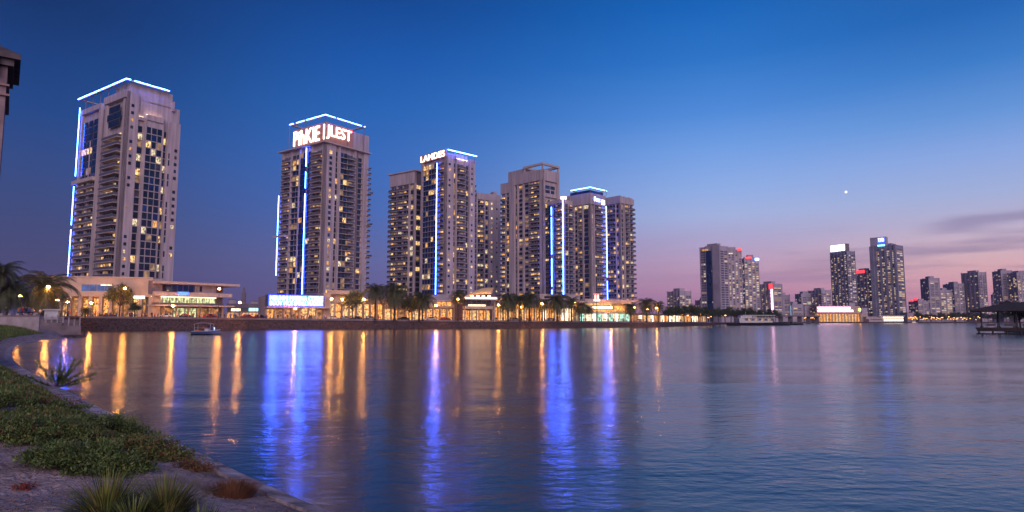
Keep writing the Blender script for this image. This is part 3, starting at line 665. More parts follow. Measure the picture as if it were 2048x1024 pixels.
t = far('mid-height tower edged with a glowing red and white vertical line', 1516, 1548, 1556, 700, 567, floors=20, lit=.25, bayL=4, bayR=1); fin(t, ('L',0,.10,6,t.zt-6,'sign_pink','light_line'), ('L',0,.22,t.zt-6,t.zt,'sign_red','roof_sign'))
t = far('short plain block behind the red-lined tower', 1552, 1556, 1562, 760, 590, floors=14, lit=.15, bayL=1, bayR=2); fin(t)
t = far('low block with a tall cyan lit billboard', 1566, 1585, 1592, 760, 608, floors=6, lit=.15, bayL=3, bayR=1); fin(t, ('L',.15,.6,3,t.zt-2,'sign_cyan','billboard'))
t = far('narrow twin-topped block beside the cyan billboard', 1592, 1604, 1610, 820, 587, floors=14, lit=.15, bayL=2, bayR=1); fin(t)
t = far('squat wide block with a rounded top, left of the box-topped tower', 1618, 1645, 1659, 800, 580, floors=14, lit=.2, bayL=4, bayR=2); fin(t)
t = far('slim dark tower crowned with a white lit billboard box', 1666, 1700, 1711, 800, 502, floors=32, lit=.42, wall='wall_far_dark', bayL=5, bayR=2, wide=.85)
mb = MB(); zt = t.zt; w_ = t.wL; mb.box(0.2, 6, 1, w_-1, zt, zt+9.5); mb.build('billboard_frame', M['wall_dark'], t.T); fin(t, ('L',.08,.92,zt+1,zt+8.8,'sign_screen','billboard'))
t = far('tower with a glowing red oval sign between the two tallest distant towers', 1710, 1738, 1750, 850, 540, floors=26, lit=.2, bayL=4, bayR=2); fin(t, ('L',.12,.8,t.zt-3.5,t.zt+.5,'sign_red','roof_sign'))
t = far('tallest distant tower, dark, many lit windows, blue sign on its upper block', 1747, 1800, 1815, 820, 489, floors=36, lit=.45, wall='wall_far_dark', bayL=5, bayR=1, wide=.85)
zt = t.zt; mb = MB(); mb.box(1, 8, t.wL*.38, t.wL*.98, zt+.003, zt+11.5); mb.build('upper_block', M['wall_far'], t.T)
me = textmesh('lettering', 'T.FD', t.wL*.22, 4.2, .3, 'sign_white'); link('lettering', me, t.T, (.65, t.wL*.66, zt+5.5), (0,0,-math.pi/2))
mb = MB(); mb.box(.75, .95, t.wL*.42, t.wL*.68, zt+4.6, zt+10.4); mb.build('sign_panel', M['sign_blue'], t.T)
t.pier('L', 0, .08, out=1.2, inn=-.4, name='fin'); t.pier('L', .85, 1.0, out=1.2, inn=-.4, name='fin'); fin(t, ('L',.4,.68,zt-.6,zt+1.2,'sign_cyan','crown_lamp'))
t = far('low wide block with two red roof signs, right of the tallest distant tower', 1819, 1838, 1848, 880, 602, floors=10, lit=.25, bayL=3, bayR=2); fin(t, ('L',.5,.85,t.zt,t.zt+2,'sign_red','roof_sign'), ('L',0,.3,t.zt+1,t.zt+4,'sign_red','roof_sign'))
t = far('straight grey tower rising behind the block with red roof signs', 1845, 1862, 1870, 900, 556, floors=24, lit=.15, bayL=3, bayR=1); fin(t)
t = far('short golden-lit block between two taller grey towers', 1872, 1884, 1892, 900, 580, floors=14, lit=.75, bayL=3, bayR=2, wide=.9); fin(t)
t = far('mid-height flat-topped grey tower right of the golden-lit block', 1890, 1912, 1923, 920, 567, floors=22, lit=.15, bayL=3, bayR=2); fin(t)
t = far('tall stepped grey tower standing alone left of the pavilion', 1928, 1962, 1975, 900, 544, floors=26, lit=.12, bayL=4, bayR=2); fin(t)
t = far('thin spire-topped block just left of the towers behind the pavilion', 1985, 1990, 1995, 1000, 588, floors=14, lit=.15, bayL=1, bayR=1, minR=6); fin(t)
t = far('grey tower with a flat cap right behind the pavilion roof', 1991, 2008, 2016, 900, 541, floors=26, lit=.12, bayL=3, bayR=1); fin(t)
t = far('broad tower with a bright column of lit windows at the right edge behind the pavilion', 2014, 2040, 2075, 880, 545, floors=26, lit=.4, bayL=3, bayR=4); fin(t)
# ------------------------------------------------------------------ low buildings along the promenade
class Low:
    def __init__(s, label, px0, d0, px1, d1, depth, name='podium_building', cat='building', z0=None, group=None):
        A = Vector((GX(px0, d0), d0)); B = Vector((GX(px1, d1), d1)); s.w = (B-A).length
        s.d0 = d0; s.depth = depth; s.z0 = gz((A.x+B.x)/2)-.35 if z0 is None else z0
        s.T = empty(name, (A.x, A.y, s.z0), label, cat, math.atan2(B.y-A.y, B.x-A.x), group)
    def z(s, py): return ZY(py, s.d0)-s.z0
    def box(s, nm, x0, x1, y0, y1, z0, z1, m):
        mb = MB(); mb.box(x0, x1, y0, y1, z0, z1); return mb.build(nm, M[m] if isinstance(m, str) else m, s.T)
    def core(s, ztop, m='wall_beige', inset=3.0): s.box('wall', 0, s.w, inset, s.depth, -.4, ztop, m)
    def upper(s, z0, z1, m='wall_beige', nm='upper_wall', f0=0, f1=1, out=0): s.box(nm, f0*s.w, f1*s.w, -out, 2.99, z0, z1, m)
    def arcade(s, z1, f0=0, f1=1, n=6, mats=('shop_warm','shop_pale'), cw=.5, inset=2.9, head=.5, colm='wall_beige', kick=.3):
        a, b = f0*s.w, f1*s.w; pw = (b-a)/n
        for i in range(n+1):
            x = a+i*pw; s.box('column', x-cw/2, x+cw/2, 0.01, cw+.01, -.4, z1-.003, colm)
        for i in range(n):
            mk = random.choice(mats); mb = MB(); x0, x1 = a+i*pw+.15, a+(i+1)*pw-.15
            mb.box(x0, x1, inset-.12, inset-.02, kick, z1-head, 0)
            k = max(2, int(pw/1.6))
            for j in range(k+1):
                x = x0+(x1-x0)*j/k; mb.box(x-.05, x+.05, inset-.18, inset-.121, kick, z1-head, 1)
            mb.box(x0, x1, inset-.19, inset-.181, (z1-head)*.68, (z1-head)*.68+.12, 1)
            mb.build('shop_window', [M[mk], M['frame']], s.T)
    def strip(s, z0, z1, f0, f1, m, n=1, y=-.06, nm='window'):
        a, b = f0*s.w, f1*s.w; pw = (b-a)/n
        for i in range(n):
            mb = MB(); mb.box(a+i*pw+.08, a+(i+1)*pw-.08, y, y+.1, z0, z1, 0)
            k = max(1, int(pw/1.5))
            for j in range(k+1):
                x = a+i*pw+.08+(pw-.16)*j/k; mb.box(x-.04, x+.04, y-.04, y-.001, z0, z1, 1)
            mb.build(nm, [M[m if isinstance(m, str) else random.choice(m)], M['frame']], s.T)
# podium of tower 1
b = Low('long beige podium under the leftmost tower, with glowing ground-floor shops between square columns', 95, 200, 302, 208, 26)
zt = b.z(554); zm = b.z(592); b.core(zt-.5); b.upper(zm, zt); b.arcade(zm, .1, .98, 9, mats=('shop_warm','shop_pale','shop_dim','shop_warm'), cw=.9)
b.strip(b.z(581), b.z(568), .30, .60, 'glass_blue', 2); b.strip(b.z(569.5), b.z(567.8), .48, .60, 'shop_white', 1, y=-.13, nm='light_line')
b.strip(b.z(596), b.z(590), .80, .93, 'shop_white', 1, nm='lit_sign'); b.upper(zt, zt+.4, 'slab', 'coping', out=.3)
# glass restaurant block
b = Low('two-storey glazed restaurant building with thin overhanging roof slabs and a brightly lit upper floor', 302, 207, 452, 226, 18)
zc = b.z(612); z1 = b.z(591); z2 = b.z(583); z3 = b.z(567); z4 = b.z(558); b.core(z3, 'wall_dark')
b.arcade(zc, 0, .95, 6, mats=('shop_dim','shop_dim','shop_warm','shop_green'), cw=.5); b.box('canopy', -.3, b.w*1.04, -3.5, 2.9, zc, zc+.45, 'slab')
b.strip(zc+.9, z1-.3, .06, .86, 'shop_green', 9, y=1.2); b.box('light_line', b.w*.0, b.w*.86, .6, 1.0, z1-.35, z1-.1, 'shop_white')
b.box('balcony_rail', 0, b.w*.95, -.3, -.2, zc+.5, zc+1.2, 'rail'); b.box('roof_slab', -.2, b.w*1.03, -2.2, 2.9, z1, z2, 'slab')
b.box('wall_panel', 0, b.w*.1, -.3, .5, -.3, z4, 'wall_beige'); b.box('dark_panel', -1.5, b.w*.11, -.5, -.31, z1+.4, z4-.5, 'coping'); b.strip(z2+.4, z3-.1, .18, .55, 'glass_blue', 5, y=1.0)
b.box('wall_panel', b.w*.56, b.w*.86, .9, 1.5, z2, z3, 'wall'); b.strip(z2+.5, z3-.3, .62, .66, 'glass', 1, y=.8); b.box('roof', -.3, b.w*1.13, -2.6, b.depth, z3+.003, z3+.8, 'slab'); b.box('blue_sign', b.w*.28, b.w*.42, -2.3, -2.22, z2-.9, z2+.1, 'sign_blue')
# small shops in the gap
b = Low('low dark shops with small white signs in the gap between the two left towers', 452, 300, 540, 306, 14, name='shop_row')
b.core(b.z(607), 'wall_dark'); b.upper(b.z(616), b.z(607), 'wall_dark'); b.strip(b.z(622), b.z(617), .1, .32, 'shop_white', 2, nm='sign'); b.strip(b.z(622), b.z(616), .5, .98, 'sign_cyan', 3, nm='sign'); b.arcade(b.z(623), 0, 1, 6, mats=('shop_warm','shop_dim'), cw=.4)
b = Low('small stepped dark tower far behind the gap between the two left towers', 481, 520, 489, 521, 8, name='high_rise', cat='tower')
b.box('wall', 0, b.w, 0, b.depth, -.4, b.z(585), 'wall_dark'); b.box('upper_block', b.w*.25, b.w*.75, 1, 5, b.z(585), b.z(575), 'wall_dark'); b.strip(b.z(610), b.z(606), .2, .8, 'lit_d', 1)
for i, (p0, p1, yy) in enumerate(((456,470,600),(500,515,603),(520,533,598))):
    b = Low(('pale far block right of the glazed restaurant','far block with flat roof in the middle of the left gap','far block just left of the blue lit billboard')[i], p0, 480+20*i, p1, 482+20*i, 10, name='apartment_block')
    b.box('wall', 0, b.w, 0, b.depth, -.4, b.z(yy), 'wall'); b.strip(b.z(612), b.z(608), .1, .9, 'lit_d', 2); b.box('roof', -.2, b.w+.2, -.2, b.depth+.2, b.z(yy), b.z(yy)+.6, 'wall_dark')
# billboard building
b = Low('low building carrying a wide blue-framed billboard with two rows of glowing white lettering', 533, 232, 655, 243, 18)
zc = b.z(611); zt = b.z(585); b.core(zt-1, 'wall'); b.upper(zt-2.2, zt-1, 'wall')
b.box('billboard_frame', -.2, b.w*.92, -1.6, 2.9, zc-.3, b.z(589), 'navy')
b.box('billboard_backlight', .2, b.w*.90, -1.75, -1.63, zc-.1, b.z(590), 'sign_blue')
zA, zB, zC = zc+.15, b.z(601.2), b.z(591)
link('lettering', textmesh('lettering', 'BUOY PICE SMALLYUOOK', b.w*.86, zB-zA-.15, .25, 'sign_white'), b.T, (b.w*.03, -1.76, zA))
link('lettering', textmesh('lettering', 'MBUNMI MARINA COIINE', b.w*.86, zC-zB-.2, .25, 'sign_white'), b.T, (b.w*.03, -1.76, zB+.1))
b.box('canopy', -.5, b.w*1.02, -3, 2.8, zc-.85, zc-.31, 'slab'); b.arcade(zc-.9, 0, .95, 7, mats=('shop_dim','shop_pale','shop_dim','shop_warm'), cw=.5)
b.strip(b.z(631), b.z(616), .55, .82, 'shop_pale', 2, y=2.5); b.box('stair_tower', b.w*.93, b.w*1.06, 1, 10, -.3, b.z(583), 'wall_beige')
# arcade right of billboard
b = Low('tall colonnade of lit shopfronts under the tower with the largest roof lettering', 655, 244, 768, 252, 20)
b.core(b.z(598)); b.upper(b.z(605), b.z(598)); b.arcade(b.z(605), 0, 1, 8, mats=('shop_pale','shop_warm','shop_dim','shop_pale'), cw=.6); b.upper(b.z(588), b.z(580), 'wall_beige', 'roof_slab', .0, .5)
b.box('upper_wall', 0, b.w*.62, 3.0, 19, b.z(598), b.z(588), 'wall_beige')
# tower 3 podium
b = Low('orange-lit podium with tent-like roof below the tower with one blue line', 768, 252, 935, 262, 22)
b.core(b.z(596)); b.upper(b.z(615), b.z(600)); b.arcade(b.z(615), 0, 1, 12, mats=('shop_warm','shop_warm','shop_pale','shop_dim'), cw=.5)
b.strip(b.z(611), b.z(603), .62, .80, 'shop_warm', 3); b.strip(b.z(609), b.z(603), .86, .97, 'shop_white', 2, nm='sign')
mb = MB(); za = b.z(600); zb_ = b.z(586); mb.poly([(b.w*.5,-.8,za),(b.w*.98,-.8,za),(b.w*.85,6,zb_),(b.w*.62,6,zb_)]); mb.poly([(b.w*.5,-.8,za),(b.w*.62,6,zb_),(b.w*.5,14,za)]); mb.poly([(b.w*.98,-.8,za),(b.w*.98,14,za),(b.w*.85,6,zb_)]); mb.poly([(b.w*.5,-.8,za),(b.w*.5,-.8,za-.4),(b.w*.98,-.8,za-.4),(b.w*.98,-.8,za)]); mb.build('tent_roof', M['slab'], b.T)
# sail roof restaurant
b = Low('restaurant with a curved orange-lit sail roof and a white light strip', 930, 250, 986, 255, 16, name='restaurant')
z0_, z1_, z2_ = b.z(618), b.z(600), b.z(593); b.core(z1_, 'wall_dark'); b.arcade(z0_, 0, 1, 4, mats=('shop_pale','shop_green','shop_warm'), cw=.4); b.upper(z0_, z0_+1.2, 'wall_beige', out=.3)
b.strip(b.z(612), b.z(609), .08, .72, 'shop_white', 1, y=-.5, nm='light_line'); b.strip(b.z(608.5), b.z(600), .06, .95, 'glass_grey', 5, y=.6)
b.box('roof_slab', -1.2, b.w*1.06, -2.9, 15, z1_+.003, z2_, 'slab'); b.box('light_line', -1, b.w*1.02, -3.12, -2.91, z1_+.6, z1_+.85, 'cove'); b.box('column', b.w*1.0, b.w*1.04, -1.1, -.6, -.3, z1_, 'wall_beige')
V = []; Fc = []; n = 14; ztop = b.z(573)
for i in range(n+1):
    f = i/n; x = b.w*(-.02+.95*f)
    for j in range(5):
        g = j/4; hgt = z2_+.3+(ztop-z2_-.3)*math.sin(min(1, f*1.25+.0)*math.pi/2)**.8*(.25+.75*(1-(1-g)**2)) 
        V.append((x+g*2.4, -1+g*3.5, hgt)); 
for i in range(n):
    for j in range(4): q = i*5+j; Fc.append((q, q+5, q+6, q+1))
sail = link('sail_roof', npmesh('sail_roof', V, Fc, [mat('sail_fabric', (.75,.5,.26), .8, var=.05)], smooth=True), b.T)
md = sail.modifiers.new('thick', 'SOLIDIFY'); md.thickness = .25
for k in range(4): b.box('roof_uplight', b.w*(.12+.2*k), b.w*(.12+.2*k)+.9, -2.7, -2.4, z2_+.02, z2_+.3, 'uplight')
# shops row to the right
b = Low('row of pinkish-white lit shopfronts under the tower with the open roof frame', 996, 266, 1158, 284, 14, name='shop_row')
b.core(b.z(606), 'wall_beige'); b.upper(b.z(612), b.z(606)); b.arcade(b.z(612), 0, 1, 16, mats=('shop_pale','shop_white','shop_warm','shop_warm','shop_pale','shop_dim'), cw=.5)
b = Low('blank low podium wall behind the palms under the framed-roof tower', 1080, 300, 1160, 310, 20); b.box('wall', 0, b.w, 0, 20, -.4, b.z(590), 'wall'); b.box('coping', -.2, b.w+.2, -.2, 20.2, b.z(590), b.z(590)+.5, 'slab'); b.strip(b.z(596), b.z(592), .1, .5, 'glass', 3)
b = Low('podium with bright stacked light bands over a teal-lit supermarket front', 1160, 284, 1262, 300, 20)
b.core(b.z(600)); b.upper(b.z(606), b.z(602)); b.arcade(b.z(625), 0, 1, 9, mats=('shop_teal','shop_teal','shop_white'), cw=.3, inset=1.2)
b.strip(b.z(617), b.z(612), .0, .62, 'shop_white', 1, y=-.4, nm='light_band'); b.strip(b.z(609), b.z(606.5), .02, .6, 'shop_pale', 1, y=-.3, nm='light_band'); b.strip(b.z(622.5), b.z(619), .05, .65, 'shop_warm', 3, y=-.3, nm='light_band'); b.strip(b.z(622), b.z(611), .66, .98, 'shop_warm', 3); b.box('canopy', -.2, b.w*.65, -2, 1, b.z(626), b.z(624), 'slab')
b.upper(b.z(602), b.z(597), 'wall', 'roof_slab', .1, 1.2)
# pylon sign
X, Y = GX(1194, 262), 262; p = empty('pylon_sign', (X, Y, gz(X)-.35), 'tall red and white pylon sign on a thin pole in front of the light-banded podium', 'sign')
z = ZY(585, 262)-gz(X); zb_ = ZY(601, 262)-gz(X); mb = MB(); mb.tube([(0,0,0),(0,0,zb_)], .15, 8); mb.build('pole', M['pole'], p)
mb = MB(); mb.box(-1.1, 1.1, -.2, .2, zb_, z-.6); mb.build('panel', M['sign_box'], p); mb = MB(); mb.box(-1.3, 1.0, -.25, .25, z-.597, z); mb.build('red_cap', M['sign_red'], p)
link('lettering', textmesh('lettering', 'II', 1.5, z-zb_-1.5, .1, 'sign'), p, (-.75, -.21, zb_+.9)); link('lettering', textmesh('lettering', 'YOUSIF', 2.8, .7, .1, 'sign'), p, (-1.4, -.24, zb_+.03))
# low row to the end
b = Low('long low row of small lit shops and kiosks behind the last trees of the promenade', 1262, 306, 1420, 400, 12, name='shop_row')
b.core(b.z(626), 'wall_dark'); b.upper(b.z(629), b.z(626), 'wall_dark'); b.arcade(b.z(628), 0, 1, 24, mats=('shop_pale','shop_white','shop_warm','shop_dim','shop_dim'), cw=.3)
# ------------------------------------------------------------------ far shore
mb = MB(); fs = [(1425,470),(1475,600),(1560,740),(1640,775),(1800,775),(1960,775),(2150,770),(2400,770)]
P2 = [Vector((GX(p, d), d)) for p, d in fs]
for a, c_ in zip(P2[:-1], P2[1:]):
    mb.poly([(a.x,a.y,-.5),(c_.x,c_.y,-.5),(c_.x,c_.y,1.3),(a.x,a.y,1.3)]); mb.poly([(a.x,a.y,1.3),(c_.x,c_.y,1.3),(c_.x*1.0,1600,1.3),(a.x*1.0-(300 if a is P2[0] else 0),1600,1.3)])
tag(mb.build('shore', M['rock']), kind='structure')
mb = MB(); mb.box(-1590, 1590, 1601, 1640, -.5, 5); tag(mb.build('horizon_land', M['wall_dark']), kind='structure')
def FL(label, px0, px1, d, depth, name, cat='building'): return Low(label, px0, d, px1, d+2, depth, name=name, cat=cat, z0=1.3)
b = FL('long golden-lit waterfront mall with two glowing pink-white roof bands', 1634, 1722, 785, 30, 'mall')
b.core(b.z(626), 'wall_beige'); b.arcade(b.z(627), 0, 1, 14, mats=('shop_warm','shop_pale','shop_warm'), cw=.8); b.upper(b.z(626.5), b.z(613), 'wall_beige'); b.strip(b.z(618), b.z(614), .02, .77, 'sign_pink', 1, y=-.6, nm='roof_band'); b.strip(b.z(623.5), b.z(619.8), .02, .83, 'sign_pink', 1, y=-.6, nm='roof_band'); b.box('roof', 0, b.w*.98, 0, 28, b.z(613), b.z(612), 'slab')
b.box('corner_light', b.w*.96, b.w*1.0, -.8, -.1, b.z(622), b.z(617), 'lamp_far'); b.box('wing', b.w+.01, b.w*1.15, 1, 20, -.3, b.z(627), 'wall_beige')
b = FL('low white terminal building with two rows of cold white lights', 1736, 1810, 779, 16, 'ferry_terminal')
b.core(b.z(633), 'wall'); b.strip(b.z(636.5), b.z(633.5), .42, .97, 'shop_white', 6, y=.6); b.strip(b.z(642), b.z(638.5), .42, .97, 'shop_white', 8, y=.6); b.box('roof', b.w*.3, b.w, 0, 14, b.z(633), b.z(631), 'white_paint'); b.box('pontoon', 0, b.w*.4, -2, 2.9, -.5, b.z(638), 'wall'); b.strip(b.z(639.5), b.z(638.5), .05, .35, 'glass', 3, y=-2.1)
for i, (p0, p1, y_) in enumerate(((1560,1575,622),(1610,1622,612),(1660,1672,628),(1725,1736,616),(1815,1832,626),(1700,1712,606))):
    b = FL(('low grey building left of the cyan billboard block','low building at the left foot of the squat wide block','small hut at the left side of the golden mall','grey block behind the right end of the golden mall','low dim building at the right foot of the tallest distant tower','narrow low block behind the golden mall roof')[i], p0, p1, 800, 12, 'waterfront_building')
    b.box('wall', 0, b.w, 0, 12, -.4, b.z(y_), 'wall_far'); b.strip(b.z(638), b.z(634), .05, .95, 'shop_warm', 4, y=-.2); b.box('roof', -.4, b.w+.4, -.4, 12.4, b.z(y_), b.z(y_)+.7, 'wall_dark')
# footbridge by ferry
b = Low('low flat bridge running behind the moored ferry towards the far shore', 1480, 520, 1640, 640, 6, name='bridge', cat='bridge', z0=0)
b.box('deck', 0, b.w, 0, 6, b.z(632), b.z(629.5), 'wall_dark')
for k in range(9): b.box('pier', b.w*k/8-.6, b.w*k/8+.6, 1, 5, -1, b.z(632), 'wall_dark')
b.box('railing', 0, b.w, .1, .2, b.z(629.5), b.z(628.8), 'coping')
# ------------------------------------------------------------------ palms and trees
def frond_mesh(name, nfr, L, mats, seed, droop=1.0):
    r = np.random.default_rng(seed); V = []; Fq = []; mi = []
    def quad(a, b_, c_, d_, m): k = len(V); V.extend([a, b_, c_, d_]); Fq.append((k, k+1, k+2, k+3)); mi.append(m)
    for i in range(nfr):
        th = i*2.39996+r.uniform(-.2,.2); f = i/nfr; el = math.radians(82-118*f**.9+r.uniform(-8,8)); ln = L*r.uniform(.8,1.08)*(1 if f < .8 else .8)
        m = 1 if f > .86 else 0; p = np.array([0,0,0.]); hd = np.array([math.cos(th), math.sin(th), 0]); n = 13; e = el; side = np.array([-hd[1], hd[0], 0]); tw = r.uniform(-.25,.25)
        for k in range(n):
            d_ = hd*math.cos(e)+np.array([0,0,math.sin(e)]); q = p+d_*ln/n
            up = np.cross(d_, side); wv = .05*(1-k/n)+.015
            quad(p-side*wv, p+side*wv, q+side*wv*.8, q-side*wv*.8, m)
            if k > 0:
                ll = ln*.26*math.sin(math.pi*min(1, (k+1.2)/(n+.6)))**.7
                for sg in (-1, 1):
                    for h_ in (0, .5):
                        o = p+(q-p)*h_; dr = side*sg*.75+d_*.75-up*.0+np.array([0,0,-.28-.25*r.random()+tw*sg]); dr /= np.linalg.norm(dr)
                        t_ = o+dr*ll; w2 = d_*.05*ll**.5
                        quad(o-w2, o+w2, t_+w2*.25, t_-w2*.25, m)
            p = q; e -= (.10+.13*(k/n))*droop*(1.2 if e > -1.2 else .1)
    return npmesh(name, np.array(V), Fq, mats, mi)
def palm_proto(h, L, nfr, seed, label='', droop=1.0):
    o = empty('palm_tree', (0,0,0), 'p', 'palm tree')
    mb = MB(); lean = random.uniform(-.3,.3); n = 12
    mb.tube([(lean*(k/n)**2, 0, h*k/n) for k in range(n+1)], [(.34 if k == 0 else .21+.035*(k % 2)+(.10 if k > n-2 else 0)) for k in range(n+1)], 8); mb.build('trunk', M['trunk'], o, smooth=True)
    link('crown', frond_mesh('crown', nfr, L, [M['frond'], M['frond2']], seed, droop), o, (lean,0,h-.1)); return o
PP = [palm_proto(9, 4.3, 58, 1), palm_proto(8.5, 4.6, 64, 2, droop=1.25), palm_proto(9.5, 4.0, 50, 3, droop=.85)]
used = [False]*8
def put(protos, k, px, d, crown_py, R_px, base_py=None, label='', group=None, h0=9.0, L0=4.3, z=None):
    o = protos[k]; X = GX(px, d); z = gz(X)-.4 if z is None else z
    key = id(protos)*10+k
    if key in PUT: o = copy_tree(o)
    PUT.add(key)
    zc = ZY(crown_py, d); hh = max(1.5, zc-z); sz = hh/h0; sr = 1.3*(R_px/FH*d)/L0
    o.location = (X, d, z); o.rotation_euler = (0,0,random.uniform(0,6.28)); o['label'] = label
    if group: o['group'] = group
    for c_ in o.children:
        if c_.name.startswith('trunk'): c_.scale = (max(.7, sr), max(.7, sr), sz)
        else: c_.scale = (sr, sr, sr); c_.location = (c_.location[0]*1.0, c_.location[1], h0*sz-.05)
    return o
PUT = set(); PG = 'palms along the promenade'
palms = [  # k, px, d, crown_py, R, label
 (2, -4, 126, 545, 44, 'tall palm cut by the left edge of the photo, its crown the highest'),
 (1, 12, 128, 583, 46, 'palm with drooping crown just inside the left edge, below the highest crown'),
 (0, 86, 158, 578, 66, 'largest full palm on the left, glowing street lamp inside its crown'),
 (1, 58, 172, 600, 28, 'small shaded palm tucked behind the left side of the largest palm'),
 (2, 170, 185, 622, 14, 'short bushy palm in front of the beige podium columns'),
 (0, 750, 236, 583, 29, 'slim tall palm standing before the right end of the shopfront colonnade'),
 (1, 789, 238, 585, 34, 'broad dark palm, left neighbour of a round dark leafy tree'),
 (0, 845, 240, 598, 29, 'palm with two trunks showing below it, left of the orange-lit podium'),
 (2, 838, 243, 601, 22, 'slender palm half hidden behind the palm left of the orange-lit podium'),
 (2, 916, 247, 592, 22, 'thin yellowish palm lit by the lamp left of the sail-roofed restaurant'),
 (1, 1016, 256, 600, 26, 'palm just right of the sail-roofed restaurant'),
 (0, 1040, 260, 601, 22, 'second palm right of the sail-roofed restaurant'),
 (2, 1059, 258, 599, 28, 'dark full palm under the centre of the framed-roof tower'),
 (1, 1085, 268, 606, 18, 'smaller lamp-lit palm under the right edge of the framed-roof tower'),
 (0, 1115, 264, 603, 30, 'big star-shaped dark palm below the two parallel blue light lines'),
 (2, 1143, 272, 604, 20, 'yellow-green palm right below the right one of the two blue light lines'),
 (1, 1163, 276, 613, 18, 'low palm left of the red and white pylon sign'),
 (0, 1178, 278, 618, 14, 'smallest palm at the foot of the pylon sign'),
 (1, 1262, 290, 615, 16, 'small palm at the right corner of the light-banded podium'),
 (0, 1293, 296, 609, 24, 'spiky tall palm standing against the sky right of the tower row'),
 (2, 1317, 305, 612, 18, 'lamp-lit palm right of the spiky tall palm'),
]
for k, px, d, cy, R, lb in palms: put(PP, k, px, d, cy, R, label=lb, group=PG)
def tree_proto(seed, R=3.2, h=5.0, leafm='leaf_dark', nleaf=2600):
    r = np.random.default_rng(seed); o = empty('tree', (0,0,0), 't', 'tree'); mb = MB(); C = []
    mb.tube([(0,0,0),(.08,0,h*.3),(0,.1,h*.55)], [.22,.17,.13], 7)
    for i in range(11):
        th = i*2.4; rr = R*r.uniform(.3,.8); e = np.array([math.cos(th)*rr, math.sin(th)*rr, h*r.uniform(.6,1.0)])
        if i == 0: e = np.array([.2,.1,h*1.05])
        mb.tube([(0,.1,h*.4),tuple(e*.5+np.array([0,0,h*.22])),tuple(e)], [.09,.06,.02], 5); C.append(e)
    mb.build('trunk', M['trunk'], o)
    P = []
    for e in C:
        n = nleaf//len(C); u = r.normal(size=(n,3)); u /= np.linalg.norm(u, axis=1, keepdims=True)
        P.append(e+u*(r.random((n,1))**.5)*np.array([1.15,1.15,.75])*R*.38*r.uniform(.7,1.15))
    P = np.concatenate(P); D = r.normal(size=P.shape)+np.array([0,0,.1])
    link('crown', leaves('crown', P, D, r.uniform(.3,.55,len(P)), r.uniform(.12,.22,len(P)), [M[leafm]]), o); return o
TP = [tree_proto(1), tree_proto(2, 3.6, 4.6), tree_proto(3, 2.9, 5.4), tree_proto(4, 3.4, 5.2, 'leaf_olive')]
def put_tree(k, px, d, top_py, Rpx, label, group=None, z=None):
    o = TP[k]; key = 'T%d' % k
    if key in PUT: o = copy_tree(o)
    PUT.add(key); X = GX(px, d); z = gz(X)-.4 if z is None else z; H = ZY(top_py, d)-z; R0 = (3.2,3.6,2.9,3.4)[k]; h0 = (6.0,5.6,6.4,6.2)[k]
    sr = Rpx/FH*d/(R0*1.05); o.location = (X, d, z); o.scale = (sr, sr, H/h0); o.rotation_euler = (0,0,random.uniform(0,6.28)); o['label'] = label
    if group: o['group'] = group
TG = 'leafy trees along the promenade'
put_tree(3, 238, 204, 567, 27, 'yellow-green leafy tree lit by a lamp in front of the beige podium', TG)
put_tree(0, 268, 198, 604, 14, 'small dark bush-like tree right of the lamp-lit tree at the beige podium', TG)
put_tree(3, 704, 236, 580, 24, 'wide thin-leaved tree before the shopfront colonnade', TG)
put_tree(1, 818, 240, 590, 22, 'round dark leafy tree between two palms left of the orange-lit podium', TG)
TG2 = 'row of trees at the right end of the promenade'
for i, (px, d, top, R) in enumerate(((1337,312,613,13),(1352,322,609,15),(1368,330,611,14),(1383,345,608,15),(1398,352,612,13),(1412,372,613,12),(1425,400,616,12),(1437,430,615,13),(1450,455,618,12),(1462,470,613,14),(1475,480,617,12),(1489,470,616,14),(1502,490,614,13))):
    put_tree(i % 3, px, d, top, R, ['dark round-topped tree in the row right of the last palms','dark tree of the row, in front of the small square block','dark tree of the row, below the small block','dark dense tree left of the blue-glass tower foot','dark tree left of the blue-glass tower, beside the dense one','leafy tree under the left edge of the blue-glass tower','small leafy tree under the dark blue glass stripe','leafy tree under the right side of the blue-glass tower','leafy tree right of the blue-glass tower foot','bushy tree behind the bow end of the moored ferry','short tree behind the left roof end of the moored ferry','leafy tree behind the middle of the moored ferry','wide tree behind the ferry roof'][i], TG2)
TG3 = 'trees on the far shore'
for i in range(26):
    px = (1520,1540,1551)[i] if i < 3 else 1835+(i-3)*9.3+random.uniform(-2,2)
    put_tree(random.randrange(3), px, 500+20*i if i < 3 else random.uniform(782,800), (619,617,620)[i] if i < 3 else random.uniform(623,630), random.uniform(7,10) if i > 2 else 12, ['dark tree right of the ferry, nearest to it','dark round tree at the low bridge','dark tree at the right end of the clump by the low bridge'][i] if i < 3 else 'small dark tree in the far shore row between the tallest distant tower and the pavilion', TG3 if i > 2 else TG2, z=1.2)
